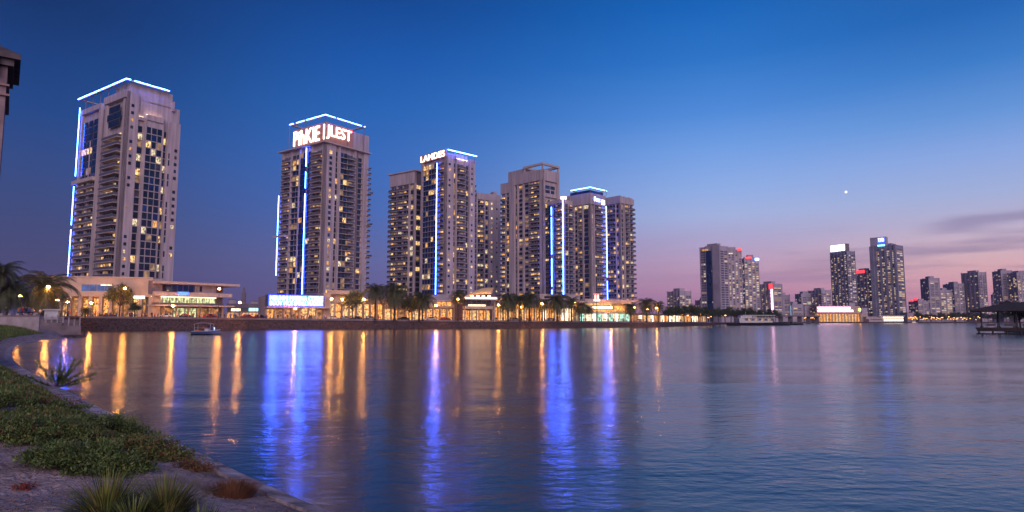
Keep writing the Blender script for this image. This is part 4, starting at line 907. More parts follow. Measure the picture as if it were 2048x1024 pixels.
# ------------------------------------------------------------------ street lamps
lp = empty('street_lamp', (0,0,0), 'l', 'street lamp')
mb = MB(); mb.tube([(0,0,0),(0,0,5.6)], [.09,.055], 8); mb.tube([(0,0,5.5),(.25,0,5.85),(.6,0,5.9)], .035, 6); mb.lathe([(.16,0),(.16,.25),(.10,.3)], 8); mb.build('pole', M['pole'], lp)
mb = MB(); mb.lathe([(.12,-.22),(.30,-.12),(.34,.02),(.26,.16),(.08,.24)], 12, c=(0,0,5.9)); mb.build('lamp_head', M['lamp'], lp, smooth=True)
lfar = empty('street_lamp', (0,0,0), 'l', 'street lamp')
mb = MB(); mb.tube([(0,0,0),(0,0,5.2)], .09, 5); mb.build('pole', M['pole'], lfar); mb = MB(); mb.lathe([(.2,-.3),(.5,-.15),(.5,.15),(.2,.3)], 8, c=(0,0,5.5)); FH_ = mb.build('lamp_head', M['lamp_far'], lfar)
LG = 'street lamps on the promenade'; first = True
lamps = [(92,152,574,'street lamp glowing inside the crown of the largest palm'),(36,140,592,'street lamp at the far left between palm trunks'),(246,199,577,'bright street lamp at the lamp-lit leafy tree'),(436,206,578,'bright street lamp before the right end of the glazed restaurant'),(478,213,605,'shorter street lamp in the gap between the two left towers'),
 (662,232,598,'first street lamp right of the billboard'),(683,233,599,'second street lamp right of the billboard'),(727,235,599,'street lamp left of the slim tall palm'),(829,241,605,'street lamp beside the round dark leafy tree'),(916,246,598,'street lamp left of the sail-roofed restaurant'),(997,256,610,'street lamp right of the sail-roofed restaurant'),
 (1084,264,607,'street lamp under the right edge of the framed-roof tower'),(1150,276,606,'street lamp left of the pylon sign'),(1270,294,615,'street lamp right of the light-banded podium'),(1313,302,616,'street lamp beside the palm right of the spiky one'),(1296,300,618,'dimmer street lamp below the spiky tall palm'),
 (112,166,600,'low street lamp right of the largest palm trunk'),(133,180,604,'low street lamp at the left end of the beige podium'),(180,196,606,'low street lamp before the podium columns, left of the lamp-lit tree'),(345,205,612,'low street lamp before the glazed restaurant ground floor'),(590,230,617,'extra low lamp added under the lit billboard'),(789,243,613,'extra low lamp added beside the broad dark palm'),(872,247,611,'extra low lamp added before the orange-lit podium'),(958,253,616,'extra low lamp added before the sail-roofed restaurant'),(1042,261,614,'extra low lamp added between palms under the framed-roof tower'),(1222,288,614,'extra low lamp added before the teal-lit shopfront')]  # from the billboard rightwards: extra lamps, added for golden reflections on the water
for px, d, py, lb in lamps:
    o = lp if first else copy_tree(lp); first = False; X = GX(px, d); z = gz(X)-.35; o.location = (X, d, z); s_ = (ZY(py, d)-z)/5.9
    o['label'] = lb; o['group'] = LG; o.scale = (1, 1, s_)
    for c_ in o.children:
        if c_.name.startswith('lamp_head'): c_.scale = (1,1,1/s_); c_.location = (0,0,5.9-5.9/s_)
first = True
for i in range(84):
    if i < 14: px, d, zz, lb = 1340+i*8.5+random.uniform(-2,2), None, None, 'small promenade light among the trees left of the moored ferry'
    elif i < 30: px, d, zz, lb = 1585+(i-14)*3.4, random.uniform(778,792), 1.3, 'small orange light on the far shore left of the golden mall'
    else: px, d, zz, lb = 1822+(i-30)*2.65+random.uniform(-1,1), random.uniform(776,792), 1.3, 'small orange light on the far shore between the tallest distant tower and the pavilion'
    if d is None: d = along(px)+8; zz = gz(GX(px,d))-.35
    o = lfar if first else copy_tree(lfar); first = False
    o.location = (GX(px,d), d, zz); o.scale = (1,1,random.uniform(.5,1.15)); o['label'] = lb; o['group'] = lb.replace('small', 'small').split(' light')[0]+' lights '+lb.split('light ')[1][:28]
# ------------------------------------------------------------------ people
def person_mesh(pose, shirt):
    vs = [(0,0,.95),(0,0,1.15),(0,0,1.38),(0,0,1.50),(0,0,1.60),(0,.01,1.70)]; ed = [(0,1),(1,2),(2,3),(3,4),(4,5)]; rd = [.15,.14,.16,.06,.10,.085]
    st = .22 if pose == 1 else .03
    for sg in (-1, 1):
        b_ = len(vs); vs += [(sg*.10,0,.88),(sg*.11,-sg*st*.5+(.03 if pose else 0),.48),(sg*.12,-sg*st,.07),(sg*.12,-sg*st-.12,.04)]; ed += [(0,b_),(b_,b_+1),(b_+1,b_+2),(b_+2,b_+3)]; rd += [.10,.065,.045,.04]
        b_ = len(vs); a = (.25 if pose == 1 else .03)*sg
        el, ha = ((sg*.27,a*.4,1.12),(sg*.28,a-.05,.86)) if pose < 2 else ((sg*.25,-.05,1.14),(sg*.10,-.25,1.18))
        vs += [(sg*.19,0,1.42),el,ha]; ed += [(2,b_),(b_,b_+1),(b_+1,b_+2)]; rd += [.065,.045,.04]
    me = bpy.data.meshes.new('person'); me.from_pydata(vs, ed, []); o = bpy.data.objects.new('tmp', me); COL.objects.link(o)
    md = o.modifiers.new('s', 'SKIN'); 
    for i, r_ in enumerate(rd): me.skin_vertices[0].data[i].radius = (r_, r_*.8)
    me.skin_vertices[0].data[0].use_root = True
    bpy.context.view_layer.update(); m2 = bpy.data.meshes.new_from_object(o.evaluated_get(bpy.context.evaluated_depsgraph_get())); bpy.data.objects.remove(o); m2.name = 'person'
    m2.materials.clear()
    for m in (SKIN, shirt, PANTS[pose]): m2.materials.append(m)
    for p in m2.polygons:
        z = p.center.z; p.material_index = 0 if z > 1.5 or (abs(p.center.x) > .22 and z < 1.0 and z > .8) else (2 if z < .93 else 1); p.use_smooth = True
    return m2
SKIN = mat('skin', (.35,.2,.14), .6, var=0); PANTS = [mat('trousers_dark', (.03,.03,.05), .8, var=.1), mat('trousers_blue', (.05,.07,.15), .8, var=.1), mat('trousers_grey', (.12,.1,.1), .8, var=.1)]
SHIRTS = [('white',(.6,.58,.55)),('red',(.45,.04,.03)),('dark',(.03,.03,.04)),('blue',(.05,.12,.35)),('orange',(.55,.2,.05))]
PM = [(nm, p_, person_mesh(p_, mat(nm+'_shirt', c_, .8, var=.1))) for nm, c_ in SHIRTS for p_ in (0,1,2)]
zones = [(5,140,26,'near the left palms'),(150,300,30,'before the beige podium'),(300,452,26,'before the glazed restaurant'),(455,535,22,'on the promenade between the two left towers'),(540,655,24,'below the lit billboard'),(655,768,12,'before the tall shopfront colonnade'),(870,1000,28,'by the sail-roofed restaurant'),(1000,1160,24,'among the palms under the framed-roof tower'),(1160,1260,20,'before the teal-lit shopfront'),(1262,1400,18,'near the row of trees')]
POSE = ['standing','walking','holding hands up']
for a, b_, n, zn in zones:
    for i in range(n):
        nm, p_, me = random.choice(PM); px = random.uniform(a, b_); d = along(px)+random.uniform(1.5, 7); X = GX(px, d)
        o = link('person', me, None, (X, d, gz(X)-.35+(.25 if zn.startswith('near the left') else 0)), (0,0,random.uniform(0,6.28))); s_ = random.uniform(.93,1.06); o.scale = (s_,)*3
        lb = f'person in {"a" if nm != "orange" else "an"} {nm} shirt {POSE[p_]} {zn}'; tag(o, lb, 'person', lb.replace('person', 'people', 1))
# ------------------------------------------------------------------ cars
def car_proto(paint):
    o = empty('parked_car', (0,0,0), 'c', 'car')
    prof = [(-2.15,.35),(-2.2,.75),(-1.95,.95),(-1.2,1.0),(1.35,.98),(1.95,.88),(2.2,.65),(2.15,.35)]
    cab = [(-1.65,.98),(-1.15,1.42),(.35,1.45),(1.15,.99)]
    def ext(mb, P, w0, w1, m=0):
        n = len(P); b_ = len(mb.v)
        for sg in (-1,1):
            for x, z in P: mb.v.append((x, sg*(w0 if z < 1.1 else w1), z))
        mb.f.append(tuple(range(b_, b_+n))[::1]); mb.f.append(tuple(range(b_+n, b_+2*n))[::-1]); mb.m += [m, m]
        for i in range(n): j = (i+1) % n; mb.f.append((b_+i, b_+n+i, b_+n+j, b_+j)); mb.m.append(m)
    mb = MB(); ext(mb, prof, .88, .8); mb.box(-1.1,.3,-.62,.62,1.43,1.47); ob = mb.build('body', paint, o); bv = ob.modifiers.new('b','BEVEL'); bv.width = .06; bv.segments = 2
    mb = MB(); ext(mb, cab, .80, .66); mb.build('windows' if False else 'cabin_glass', M['glass'], o)
    for x in (-1.35,1.35):
        for sg in (-1,1):
            mb = MB(); mb.tube([(x, sg*.74, .33),(x, sg*.92, .33)], .33, 14); mb.tube([(x, sg*.92, .33),(x, sg*.94, .33)], .18, 8, 1); mb.build('wheel', [M['black'], M['coping']], o)
    for sg in (-.62,.62):
        mb = MB(); mb.box(2.15,2.22,sg-.15,sg+.15,.6,.74); mb.build('headlight', M['lit_c'], o); mb = MB(); mb.box(-2.24,-2.17,sg-.15,sg+.15,.66,.8); mb.build('tail_light', M['sign_red'], o)
    return o
CP = [(nm, car_proto(mat(nm+'_car_paint', c_, .25, .2, var=.03))) for nm, c_ in (('white',(.6,.58,.58)),('dark',(.03,.03,.04)),('silver',(.3,.3,.33)),('red',(.35,.03,.02)))]
cars = [(330,0,'before the glazed restaurant'),(372,1,'under the middle of the glazed restaurant'),(420,3,'at the right end of the glazed restaurant'),(492,3,'in the gap between the two left towers'),(520,1,'just left of the billboard building'),(668,0,'right of the billboard under the first lamp'),(690,2,'with domed roof right of the second lamp'),(712,1,'before the shopfront colonnade'),(738,2,'beside the slim tall palm'),(806,1,'under the round dark leafy tree'),(860,0,'at the left end of the orange-lit podium'),(890,3,'before the orange-lit podium'),(1030,2,'between the palms under the framed-roof tower'),(1098,0,'right of the lamp under the framed-roof tower'),(1130,1,'under the two blue light lines'),(1225,0,'before the teal-lit shopfront'),(1250,2,'at the right end of the teal-lit shopfront'),(215,1,'before the beige podium columns'),(60,2,'behind the largest palm on the left'),(1280,0,'under the spiky tall palm')]
uc = set()
for px, k, lb in cars:
    nm, o = CP[k]
    if k in uc: o = copy_tree(o)
    uc.add(k); d = along(px)+random.uniform(9,11); X = GX(px,d); a, b_ = GX(px-20, along(px-20)), GX(px+20, along(px+20)); ang = math.atan2(along(px+20)-along(px-20), b_-a)
    o.location = (X, d, gz(X)-.35); o.rotation_euler = (0,0,ang+(math.pi if random.random() < .5 else 0)); o['label'] = f'{nm} car parked {lb}'; o['group'] = 'cars parked along the promenade'
# ------------------------------------------------------------------ small boat
d = CAMZ*FH/(669-641); X = GX(414, d); bt = empty('motorboat', (X, d, 0), 'small open motorboat with blue hull and light canopy, floating near the rubble embankment', 'boat', .05); bt.scale = (1.1, 1.1, 1.12)
def hull(mb, L, B, h0, h1, draft=.3, n=12, m=0, sheer=.2, bow=1.6):
    rings = []
    for i in range(n+1):
        f = i/n; x = -L/2+L*f; wd = B/2*(1-(max(0, f-.55)/.45)**bow*.96)*(1-.15*max(0, .15-f)/.15); z = h1+sheer*max(0,f-.4)**2*2.5
        rings.append([(x, -wd, z), (x+.02*L*f, -wd*.86, h0*.4), (x, -wd*.35, -draft), (x, wd*.35, -draft), (x+.02*L*f, wd*.86, h0*.4), (x, wd, z)])
    b_ = len(mb.v)
    for r_ in rings: mb.v += r_
    for i in range(n):
        for k in range(5): q = b_+i*6+k; mb.f.append((q, q+1, q+7, q+6)); mb.m.append(m)
        q = b_+i*6; mb.f.append((q, q+6, q+11, q+5)); mb.m.append(m+1)
    mb.f.append(tuple(range(b_, b_+6))[::-1]); mb.m.append(m)
mb = MB(); hull(mb, 5.3, 1.9, .5, .62); mb.build('hull', [mat('blue_hull', (.07,.10,.26), .35, var=.1), M['white_paint']], bt)
mb = MB(); hull(mb, 5.36, 1.96, .1, .16, sheer=0); mb.build('waterline_band', [M['hull_dark'], M['hull_dark']], bt)
mb = MB(); mb.tube([(-2.5,-.93,.66),(-1,-.96,.68),(.8,-.94,.72),(1.9,-.55,.86),(2.6,-.05,.95)], .05, 6); mb.tube([(-2.5,.93,.66),(-1,.96,.68),(.8,.94,.72),(1.9,.55,.86),(2.6,.05,.95)], .05, 6); mb.build('rub_rail', M['white_paint'], bt)
mb = MB()
for x in (-2.0,1.0):
    for y in (-.8,.8): mb.tube([(x,y,.6),(x,y,2.0)], .035, 6)
mb.tube([(-2.0,-.8,1.3),(1.0,-.8,1.3)], .02, 5); mb.build('canopy_frame', M['white_paint'], bt)
mb = MB()
for i in range(8):
    f0, f1 = i/8, (i+1)/8; x0, x1 = -2.2+3.5*f0, -2.2+3.5*f1; z0, z1 = 2.0+.28*math.sin(math.pi*f0), 2.0+.28*math.sin(math.pi*f1)
    mb.poly([(x0,-.95,z0),(x1,-.95,z1),(x1,.95,z1),(x0,.95,z0)]); mb.poly([(x0,-.95,z0-.08),(x1,-.95,z1-.08),(x1,-.95,z1),(x0,-.95,z0)])
mb.build('canopy', mat('canopy_cloth', (.42,.30,.42), .8, var=.2), bt)
mb = MB(); mb.box(-.2,.5,-.45,.45,.6,1.15,0); mb.box(.35,.42,-.5,.5,1.15,1.6,1); mb.build('console', [M['white_paint'], M['glass_blue']], bt)
mb = MB(); mb.box(-1.9,-1.2,-.7,.7,.6,.9); mb.build('seat', mat('orange_cushion', (.55,.13,.03), .7, var=.1), bt)
mb = MB(); mb.box(-2.9,-2.55,-.2,.2,.3,1.1); mb.box(-2.8,-2.6,-.08,.08,-.3,.3); mb.build('outboard_engine', M['hull_dark'], bt)
mb = MB(); mb.lathe([(.04,-.06),(.07,0),(.04,.06)], 8, c=(1.6,-.3,1.25)); mb.tube([(1.6,-.3,.8),(1.6,-.3,1.2)], .015, 5); mb.build('boat_lamp', M['sign_white'], bt)
for i, (x, y, c_, rz) in enumerate(((-.7,.1,'red',.4),(1.2,.2,'blue',2.4))):
    me = [m for nm, p_, m in PM if nm == c_ and p_ == 0][0]; o = link('person', me, None, (X+x, d+y, .55), (0,0,rz)); o.scale = (.85,.85,.75); tag(o, f'person in a {c_} shirt standing under the canopy of the small motorboat' if i == 0 else 'person in a blue shirt at the bow of the small motorboat', 'person')
# ------------------------------------------------------------------ moored ferry
d = 400; X = GX(1517, d); fy = empty('ferry', (X, d, 0), 'two-deck pale ferry on a long dark hull, moored at the right end of the promenade', 'ferry', .05)
mb = MB(); hull(mb, 38, 7, 1.5, 1.7, draft=.6, sheer=.8, bow=2.4); mb.build('hull', [M['hull_dark'], M['wood_dark']], fy)
mb = MB(); mb.box(-13,7.5,-2.9,2.9,1.6,2.0); mb.box(-13,7.5,-2.9,-2.8,2.0,2.9); mb.box(-13,-9.8,-2.8,2.8,2.0,4.4); mb.build('lower_deck', M['white_paint'], fy)
mb = MB(); 
for k in range(9): mb.box(-9.6+k*2,-9.4+k*2,-2.85,-2.7,2.9,4.4); mb.box(-9.6+k*2,-9.4+k*2,2.7,2.85,2.9,4.4)
mb.build('deck_post', M['white_paint'], fy)
for k in range(8):
    mb = MB(); mb.box(-9.3+k*2,-7.7+k*2,-2.5,-2.4,2.4,4.2); mb.build('window', M[('glass','shop_dim','glass','lit_d')[k % 4]], fy)
mb = MB(); mb.box(-14,9.5,-3.2,3.2,4.4,4.7); mb.build('upper_deck', M['white_paint'], fy)
mb = MB(); mb.box(-12,-5,-2.4,2.4,4.7,6.0); mb.box(-11,9.3,-3,3,5.8 if False else 6.003,6.35); mb.build('wheelhouse', M['white_paint'], fy)
mb = MB()
for k in range(8): mb.box(-4+k*1.8,-3.9+k*1.8,-2.9,-2.8,4.7,6.0)
mb.box(-4,9.2,-3,-2.95,5.2,5.28); mb.build('upper_railing', M['white_paint'], fy)
mb = MB()
for k in range(12): mb.box(8+k*.9,8.06+k*.9,-2.2+k*.12,-2.14+k*.12,1.8,2.8)
mb.build('bow_railing', M['white_paint'], fy); mb = MB(); mb.tube([(-8,0,6.3),(-8,0,8.2)], .08, 6); mb.build('mast', M['white_paint'], fy)
mb = MB(); hull(mb, 11, 3, .8, 1.0, sheer=.3); o = mb.build('hull', [M['hull_dark'], M['wood_dark']]); m_ = empty('moored_boat', (GX(1590, 440), 440, 0), 'low dark boat moored just right of the ferry', 'boat', .1); o.parent = m_
mb = MB(); mb.box(-3,1.5,-1,1,.9,2.2); mb.build('cabin', M['hull_dark'], m_)
d = 700; m_ = empty('small_boat', (GX(1828, d), d, 0), 'tiny boat with a white light near the far shore right of the terminal', 'boat', .1); mb = MB(); hull(mb, 8, 2.6, .6, .8); mb.build('hull', [M['white_paint'], M['white_paint']], m_); mb = MB(); mb.box(-1.5,1,-.8,.8,.8,1.7); mb.build('cabin', M['lit_c'], m_)
# ------------------------------------------------------------------ pavilion at the right edge
d = CAMZ*FH/(667.5-641); X0 = GX(1972, d); s = d/FH
pv = empty('pavilion', (GX(2040, d+6), d+6, 0), 'dark timber pavilion with low hipped roof on a water deck at the right edge', 'pavilion', -.62)
zd = ZY(656, d); ze = ZY(619, d); zt_ = ZY(609, d); xl = (X0-GX(2040, d+6))*.80+1.3
mb = MB(); mb.box(xl,16,-6,7,zd-.35,zd); mb.box(xl+.2,16,-5.8,6.8,.5,zd-.353); mb.build('deck', M['wood_dark'], pv)
for k in range(9):
    mb = MB(); mb.tube([(xl+.6+k*2.6,-5.6,-1.5),(xl+.6+k*2.6,-5.6,.5)], .2, 8); mb.build('pile', M['wood_dark'], pv)
for k in range(6):
    for y in (-4.8, 5.8):
        mb = MB(); x = xl+1.2+k*3.3; mb.tube([(x,y,zd),(x,y,ze)], .16, 8); mb.box(x-.3,x+.3,y-.3,y+.3,zd,zd+.3); mb.build('post', M['wood_dark'], pv)
mb = MB()
for k in range(32): mb.box(xl+.1+k*.6,xl+.16+k*.6,-5.9,-5.84,zd,zd+1.05)
for k in range(18): mb.box(xl+.05,xl+.11,-5.8+k*.7,-5.74+k*.7,zd,zd+1.05)
mb.box(xl,16,-5.92,-5.82,zd+1.05,zd+1.13); mb.box(xl,16,-5.9,-5.84,zd+.5,zd+.55); mb.box(xl+.02,xl+.12,-5.8,6.8,zd+1.05,zd+1.13); mb.build('railing', M['coping'], pv)
mb = MB(); a = xl-.9; e_ = 17; yy0, yy1 = -7.2, 8.2; xa, xb = a+8, e_-8; zr_ = zt_+.6
B4 = [(a,yy0,ze),(e_,yy0,ze),(e_,yy1,ze),(a,yy1,ze)]; T4 = [(xa-1,-.8,zr_),(xb+1,-.8,zr_),(xb+1,1.8,zr_),(xa-1,1.8,zr_)]
for i in range(4): j = (i+1) % 4; mb.poly([B4[i],B4[j],T4[j],T4[i]])
mb.poly(T4); mb.poly(B4[::-1]); B5 = [(p[0],p[1],ze-.35) for p in B4]
for i in range(4): j = (i+1) % 4; mb.poly([B5[i],B5[j],B4[j],B4[i]])
mb.build('roof', M['thatch'], pv)
mb = MB(); cx = -2.2; mb.box(cx-1.2,cx+1.2,-1,1,zt_-.6,zt_+.5); mb.lathe([(2.0,.5),(.1,1.1)], 4, c=(cx,0,zt_)); mb.build('cupola', M['thatch'], pv)
for k in range(4):
    mb = MB(); x = xl+3+k*3.4; mb.box(x-.9,x+.9,-2.4,-1.5,zd+.35,zd+.45); mb.box(x-.8,x-.7,-2.3,-1.6,zd,zd+.35); mb.box(x+.7,x+.8,-2.3,-1.6,zd,zd+.35); mb.box(x-.9,x+.9,-1.5,-1.42,zd+.45,zd+.9); tag(mb.build('bench', M['coping'], rot=(0,0,-.62)), ['bench nearest the left railing of the pavilion','second bench from the left railing of the pavilion','third bench from the left railing of the pavilion','bench at the right edge under the pavilion roof'][k], 'bench').location = pv.location
put_tree(0, 2040, d+16, 605, 28, 'dark leafy tree beside the pavilion at the right edge', z=0.8); put_tree(2, 2068, d+12, 600, 26, 'second dark tree at the right edge, right of the pavilion cupola', z=.8)
X = GX(2120, d+20); mb = MB(); X = GX(2030, d+9); mb.box(X+7, X+60, d+9, d+22, -1, 1.0); tag(mb.build('headland', M['rock']), kind='structure')
# ------------------------------------------------------------------ left foreground things
d0 = 36; tr = empty('corner_turret', (GX(-4, d0)-3.55, d0+1, 0), 'pinkish masonry turret with a pointed dark roof at the upper left edge', 'turret', math.radians(38))
z1 = ZY(140, d0); rr = 2.2
tm = mat('turret_render', (.30,.20,.22), .85, var=.15, scale=1.2, bump=.3)
mb = MB(); mb.box(-3,1.72,-1.3,3,0,z1+.6); mb.build('shaft', tm, tr)
mb = MB(); mb.box(-3.1,1.86,-1.45,3.1,ZY(160,d0),ZY(156,d0)); mb.box(-3.1,1.90,-1.48,3.1,ZY(180,d0),ZY(176,d0)); mb.build('moulding', mat('turret_trim', (.33,.2,.2), .8, var=.1), tr)
ze = ZY(107, d0); mb = MB(); mb.poly([(-3.5,-1.9,ze),(2.3,-1.9,ze),(2.3,3.5,ze),(-3.5,3.5,ze)][::-1]); mb.box(-3.2,2.0,-1.6,3.2,z1+.6,ze-.003)
for p_, q_ in (((-3.5,-1.9),(2.3,-1.9)),((2.3,-1.9),(2.3,3.5)),((2.3,3.5),(-3.5,3.5)),((-3.5,3.5),(-3.5,-1.9))): mb.poly([(*p_,ze),(*q_,ze),(*q_,ze+.3),(*p_,ze+.3)]); mb.poly([(*p_,ze+.3),(*q_,ze+.3),(-.6,.8,ze+2.1)])
mb.build('roof', mat('turret_roof', (.10,.075,.085), .85, var=.2, scale=2), tr)
mb = MB()
for k in range(3): MB().box(1.0-k*1.5,1.25-k*1.5,-1.95,-1.3,z1-.1,ze-.01).build('bracket', tm, tr)
# parapet wall and steps by the mound
d = 112; pw = empty('promenade_parapet', (GX(-60,d), d, 0), 'pale low plastered wall at the left edge behind the grass mound', 'low wall')
w_ = GX(78,d)-GX(-60,d); mb = MB(); mb.box(0, w_, 0, .4, 0, ZY(633,d)); mb.build('wall', M['concrete'], pw); mb = MB(); mb.box(-.1, w_+.1, -.1, .5, ZY(633,d)+.002, ZY(633,d)+.2); mb.build('coping', M['coping'], pw)
for k in range(5): mb = MB(); x = w_*(.45+.12*k); mb.box(x-.25,x+.25,-.12,.55,ZY(633,d)+.21,ZY(627,d)); mb.build('pillar', M['concrete'], pw)
d = 122; jt = empty('jetty', (GX(66,d), d, 0), 'stepped stone landing with pale railings reaching into the water at the left', 'jetty', .633)
w_ = (GX(167,d)-GX(66,d))*.82; zt_ = ZY(652,d)
mb = MB(); mb.box(0, w_*.98, 0, 14, -.8, zt_); mb.box(-4, w_*.6, 2.5, 30, -.8, zt_+.55); mb.box(-6, w_*.4, 5, 34, -.8, zt_+1.2); mb.build('platform', M['coping'], jt)
mb = MB(); mb.box(-1, w_*1.08, -1.6, -.01, .05, .28); mb.build('landing_slab', M['rock'], jt)
for k in range(9):
    mb = MB(); x = w_*(.02+k*.118); hgt = 1.5 if k % 2 else 2.0; z_ = zt_ if x > w_*.62 else zt_+.55; mb.box(x-.12,x+.12,2.6,2.84,z_,z_+hgt*.75); mb.box(x-.18,x+.18,2.54,2.9,z_+hgt*.75,z_+hgt*.75+.1); mb.build('post', M['concrete'], jt)
for k in range(8):
    mb = MB(); x = w_*(.02+k*.118); z_ = zt_ if x > w_*.5 else zt_+.55
    for j in range(3): mb.box(x+.13,x+w_*.118-.13,2.7,2.76,z_+.3+j*.4,z_+.36+j*.4)
    for j in range(5): mb.box(x+.15+j*w_*.02,x+.2+j*w_*.02,2.7,2.76,z_,z_+1.1)
    mb.build('railing', M['concrete'], jt)
mb = MB(); mb.box(w_*.22,w_*.50,4,4.3,zt_+1.2,zt_+3.0); mb.box(w_*.18,w_*.54,3.6,5,zt_+3.0,zt_+3.2); mb.build('gate_frame', M['white_paint'], jt)
mb = MB(); mb.tube([(w_*1.05,-.9,-.8),(w_*1.05,-.9,1.5)], .14, 8); mb.build('mooring_post', M['hull_dark'], jt)
V = []; Fc = []
# rocks beside the jetty
rk = []
for i in range(60):
    px = random.uniform(62,172); dd_ = random.uniform(117,121.5); X = GX(px,dd_); r_ = random.uniform(.25,.6)
    bme = MB(); bme.lathe([(r_*.5,-.3),(r_,.05),(r_*.85,r_*.4),(r_*.3,r_*.6)], 7); rk.append((bme, X, dd_))
allr = MB()
for bme, X, Y in rk:
    b_ = len(allr.v); allr.v += [(v[0]*random.uniform(.8,1.3)+X, v[1]+Y, v[2]*random.uniform(.8,1.2)) for v in bme.v]; allr.f += [tuple(q+b_ for q in f) for f in bme.f]; allr.m += bme.m
tag(allr.build('rubble', M['rock']), 'dark rubble piled at the water by the stone landing', 'rubble', kind='stuff')
# ------------------------------------------------------------------ foreground plants
gm = mat('ground_cover_leaf', (.12,.175,.04), .6, var=.45, scale=2.5); gm2 = mat('ground_cover_olive', (.21,.21,.06), .6, var=.4, scale=2.5); gr = mat('russet_leaf', (.20,.075,.04), .7, var=.3, scale=3); gd = mat('shrub_leaf', (.085,.15,.035), .55, var=.4, scale=3)
red = mat('red_flower', (.22,.03,.04), .6, var=.2)
grassm = mat('mound_grass', (.10,.16,.025), .7, var=.45, scale=.8)
from mathutils import noise as mn
def pxyz(px, py):
    """ground point seen at photo pixel (ray march on the bank)"""
    o_ = Vector((0,0,CAMZ)); dr = W(px, py, 10)-o_; dr.normalize(); t_ = 2.0
    for _ in range(600):
        q = o_+dr*t_
        if q.z < Hpt(q.x, q.y): break
        t_ *= 1.012
    return q
# grass on the mound and along the far bank
n = 150000; py_ = rng.uniform(0, 1, n); D_ = 20*(112/20)**rng.uniform(0,1,n)**.9; PX = rng.uniform(-260, 170, n); X_ = (PX-1024)/FH*D_; H_ = Hland(X_, D_); S_ = sdist(X_, D_)
k_ = (S_ > .35+.012*D_+.5) & ((D_ > 33) | (rng.random(n) < np.clip((D_-20)/14, 0, 1)))
P = np.stack([X_, D_, H_], -1)[k_]; sc_ = D_[k_]/45
tag(link('grass', leaves('grass', P-np.array([0,0,.02]), np.array([0,0,1])+rng.normal(size=P.shape)*.45, rng.uniform(.10,.24,len(P))*np.clip(sc_,.6,2.2), .035*np.clip(sc_,.6,2.2), [grassm, gm2], (rng.random(len(P)) < .25).astype(int))), 'short green grass covering the mound and bank at the left', 'grass', kind='stuff')
# low creeping ground cover between pixel rows 700 and 900
PXc = rng.uniform(-380, 300, 260000); Dc = 11.5*(34/11.5)**rng.uniform(0,1,260000); Xc = (PXc-1024)/FH*Dc; Sc = sdist(Xc, Dc); Hc = Hland(Xc, Dc)
nzv = np.array([mn.noise(Vector((x*.33, y*.33, 0)))+.45*mn.noise(Vector((x*1.1, y*1.1, 3))) for x, y in zip(Xc[::10], Dc[::10])]); nzv = np.repeat(nzv, 10)[:len(Xc)]
# jitter clusters: 10 leaves share one noise cell position
cx_, cy_ = np.repeat(Xc[::10],10), np.repeat(Dc[::10],10); jit = rng.normal(size=(len(Xc),2))*.11; Xc, Dc = cx_+jit[:,0], cy_+jit[:,1]; Sc = sdist(Xc, Dc); Hc = Hland(Xc, Dc)
pyc = 641+FH*(CAMZ-Hc)/Dc
lim = np.interp(pyc, [690,740,800,850,885,905], [9.,9.,9.,9.,9.,-9])
k_ = (Sc > .95+.35*nzv) & (pyc < 884+26*nzv) & (nzv > -.38) & (Dc > 12)
hh = np.clip(Sc-.8, 0, 1)*(.20+.30*np.clip(nzv+.25, 0, 1))
P = np.stack([Xc, Dc, Hc+hh*rng.uniform(0,1,len(Xc))**.6], -1)[k_]
tag(link('ground_cover', leaves('ground_cover', P, np.array([0,0,.8])+rng.normal(size=P.shape)*.6, rng.uniform(.05,.11,len(P))*np.clip(Dc[k_]/16,.8,1.8), rng.uniform(.02,.04,len(P))*np.clip(Dc[k_]/16,.8,1.8), [gm, gm2, gr, gd], rng.choice(4, len(P), p=[.45,.25,.08,.22]))), 'low dark green creeping plants covering the sandy bank at the left', 'ground cover', kind='stuff')
def shrub(px, py, wx, wy, h_, n, label, mats, probs, leaf=(.045,.09), name='shrub', cat='shrub'):
    c_ = pxyz(px, py); o = empty(name, (c_.x, c_.y, Hpt(c_.x, c_.y)), label, cat); P = []; Dr = []; st = MB()
    nb = 60
    for i in range(nb):
        th = random.uniform(0,6.28); rr = math.sqrt(random.random()); x, y = math.cos(th)*rr*wx, math.sin(th)*rr*wy
        top = h_*(1-rr**2.2)*random.uniform(.7,1.15)+.04; gx = Hpt(c_.x+x, c_.y+y)-o.location.z
        st.tube([(x*.6,y*.6,gx-.02),(x*.85,y*.85,gx+top*.5),(x,y,gx+top)], [.012,.008,.004], 4)
        m_ = n//nb; tt = rng.uniform(.15,1.05,m_)**.7
        P.append(np.stack([x*(.6+.4*tt)+rng.normal(size=m_)*.10, y*(.6+.4*tt)+rng.normal(size=m_)*.10, gx+top*tt+rng.normal(size=m_)*.025], -1)); q = rng.normal(size=(m_,3))*.8+np.array([x/wx*.6,y/wy*.6,.7]); Dr.append(q)
    P = np.concatenate(P); Dr = np.concatenate(Dr); P[:,2] = np.maximum(P[:,2], -.1)
    st.build('stem', M['trunk'], o); link('foliage', leaves('foliage', P, Dr, rng.uniform(*leaf, len(P)), rng.uniform(leaf[0]*.35, leaf[1]*.4, len(P)), mats, rng.choice(len(mats), len(P), p=probs)), o); return o
SG = 'shrubs on the sandy bank'
shrub(60, 880, 1.9, 1.1, .42, 9000, 'wide dark green shrub at the left edge above the open sand', [gd,gm,gr], [.5,.4,.1])['group'] = SG
shrub(205, 868, 1.5, 1.0, .40, 8000, 'dark green shrub at the centre of the planted bank, above the spreading front shrub', [gd,gm,gm2], [.4,.4,.2])['group'] = SG
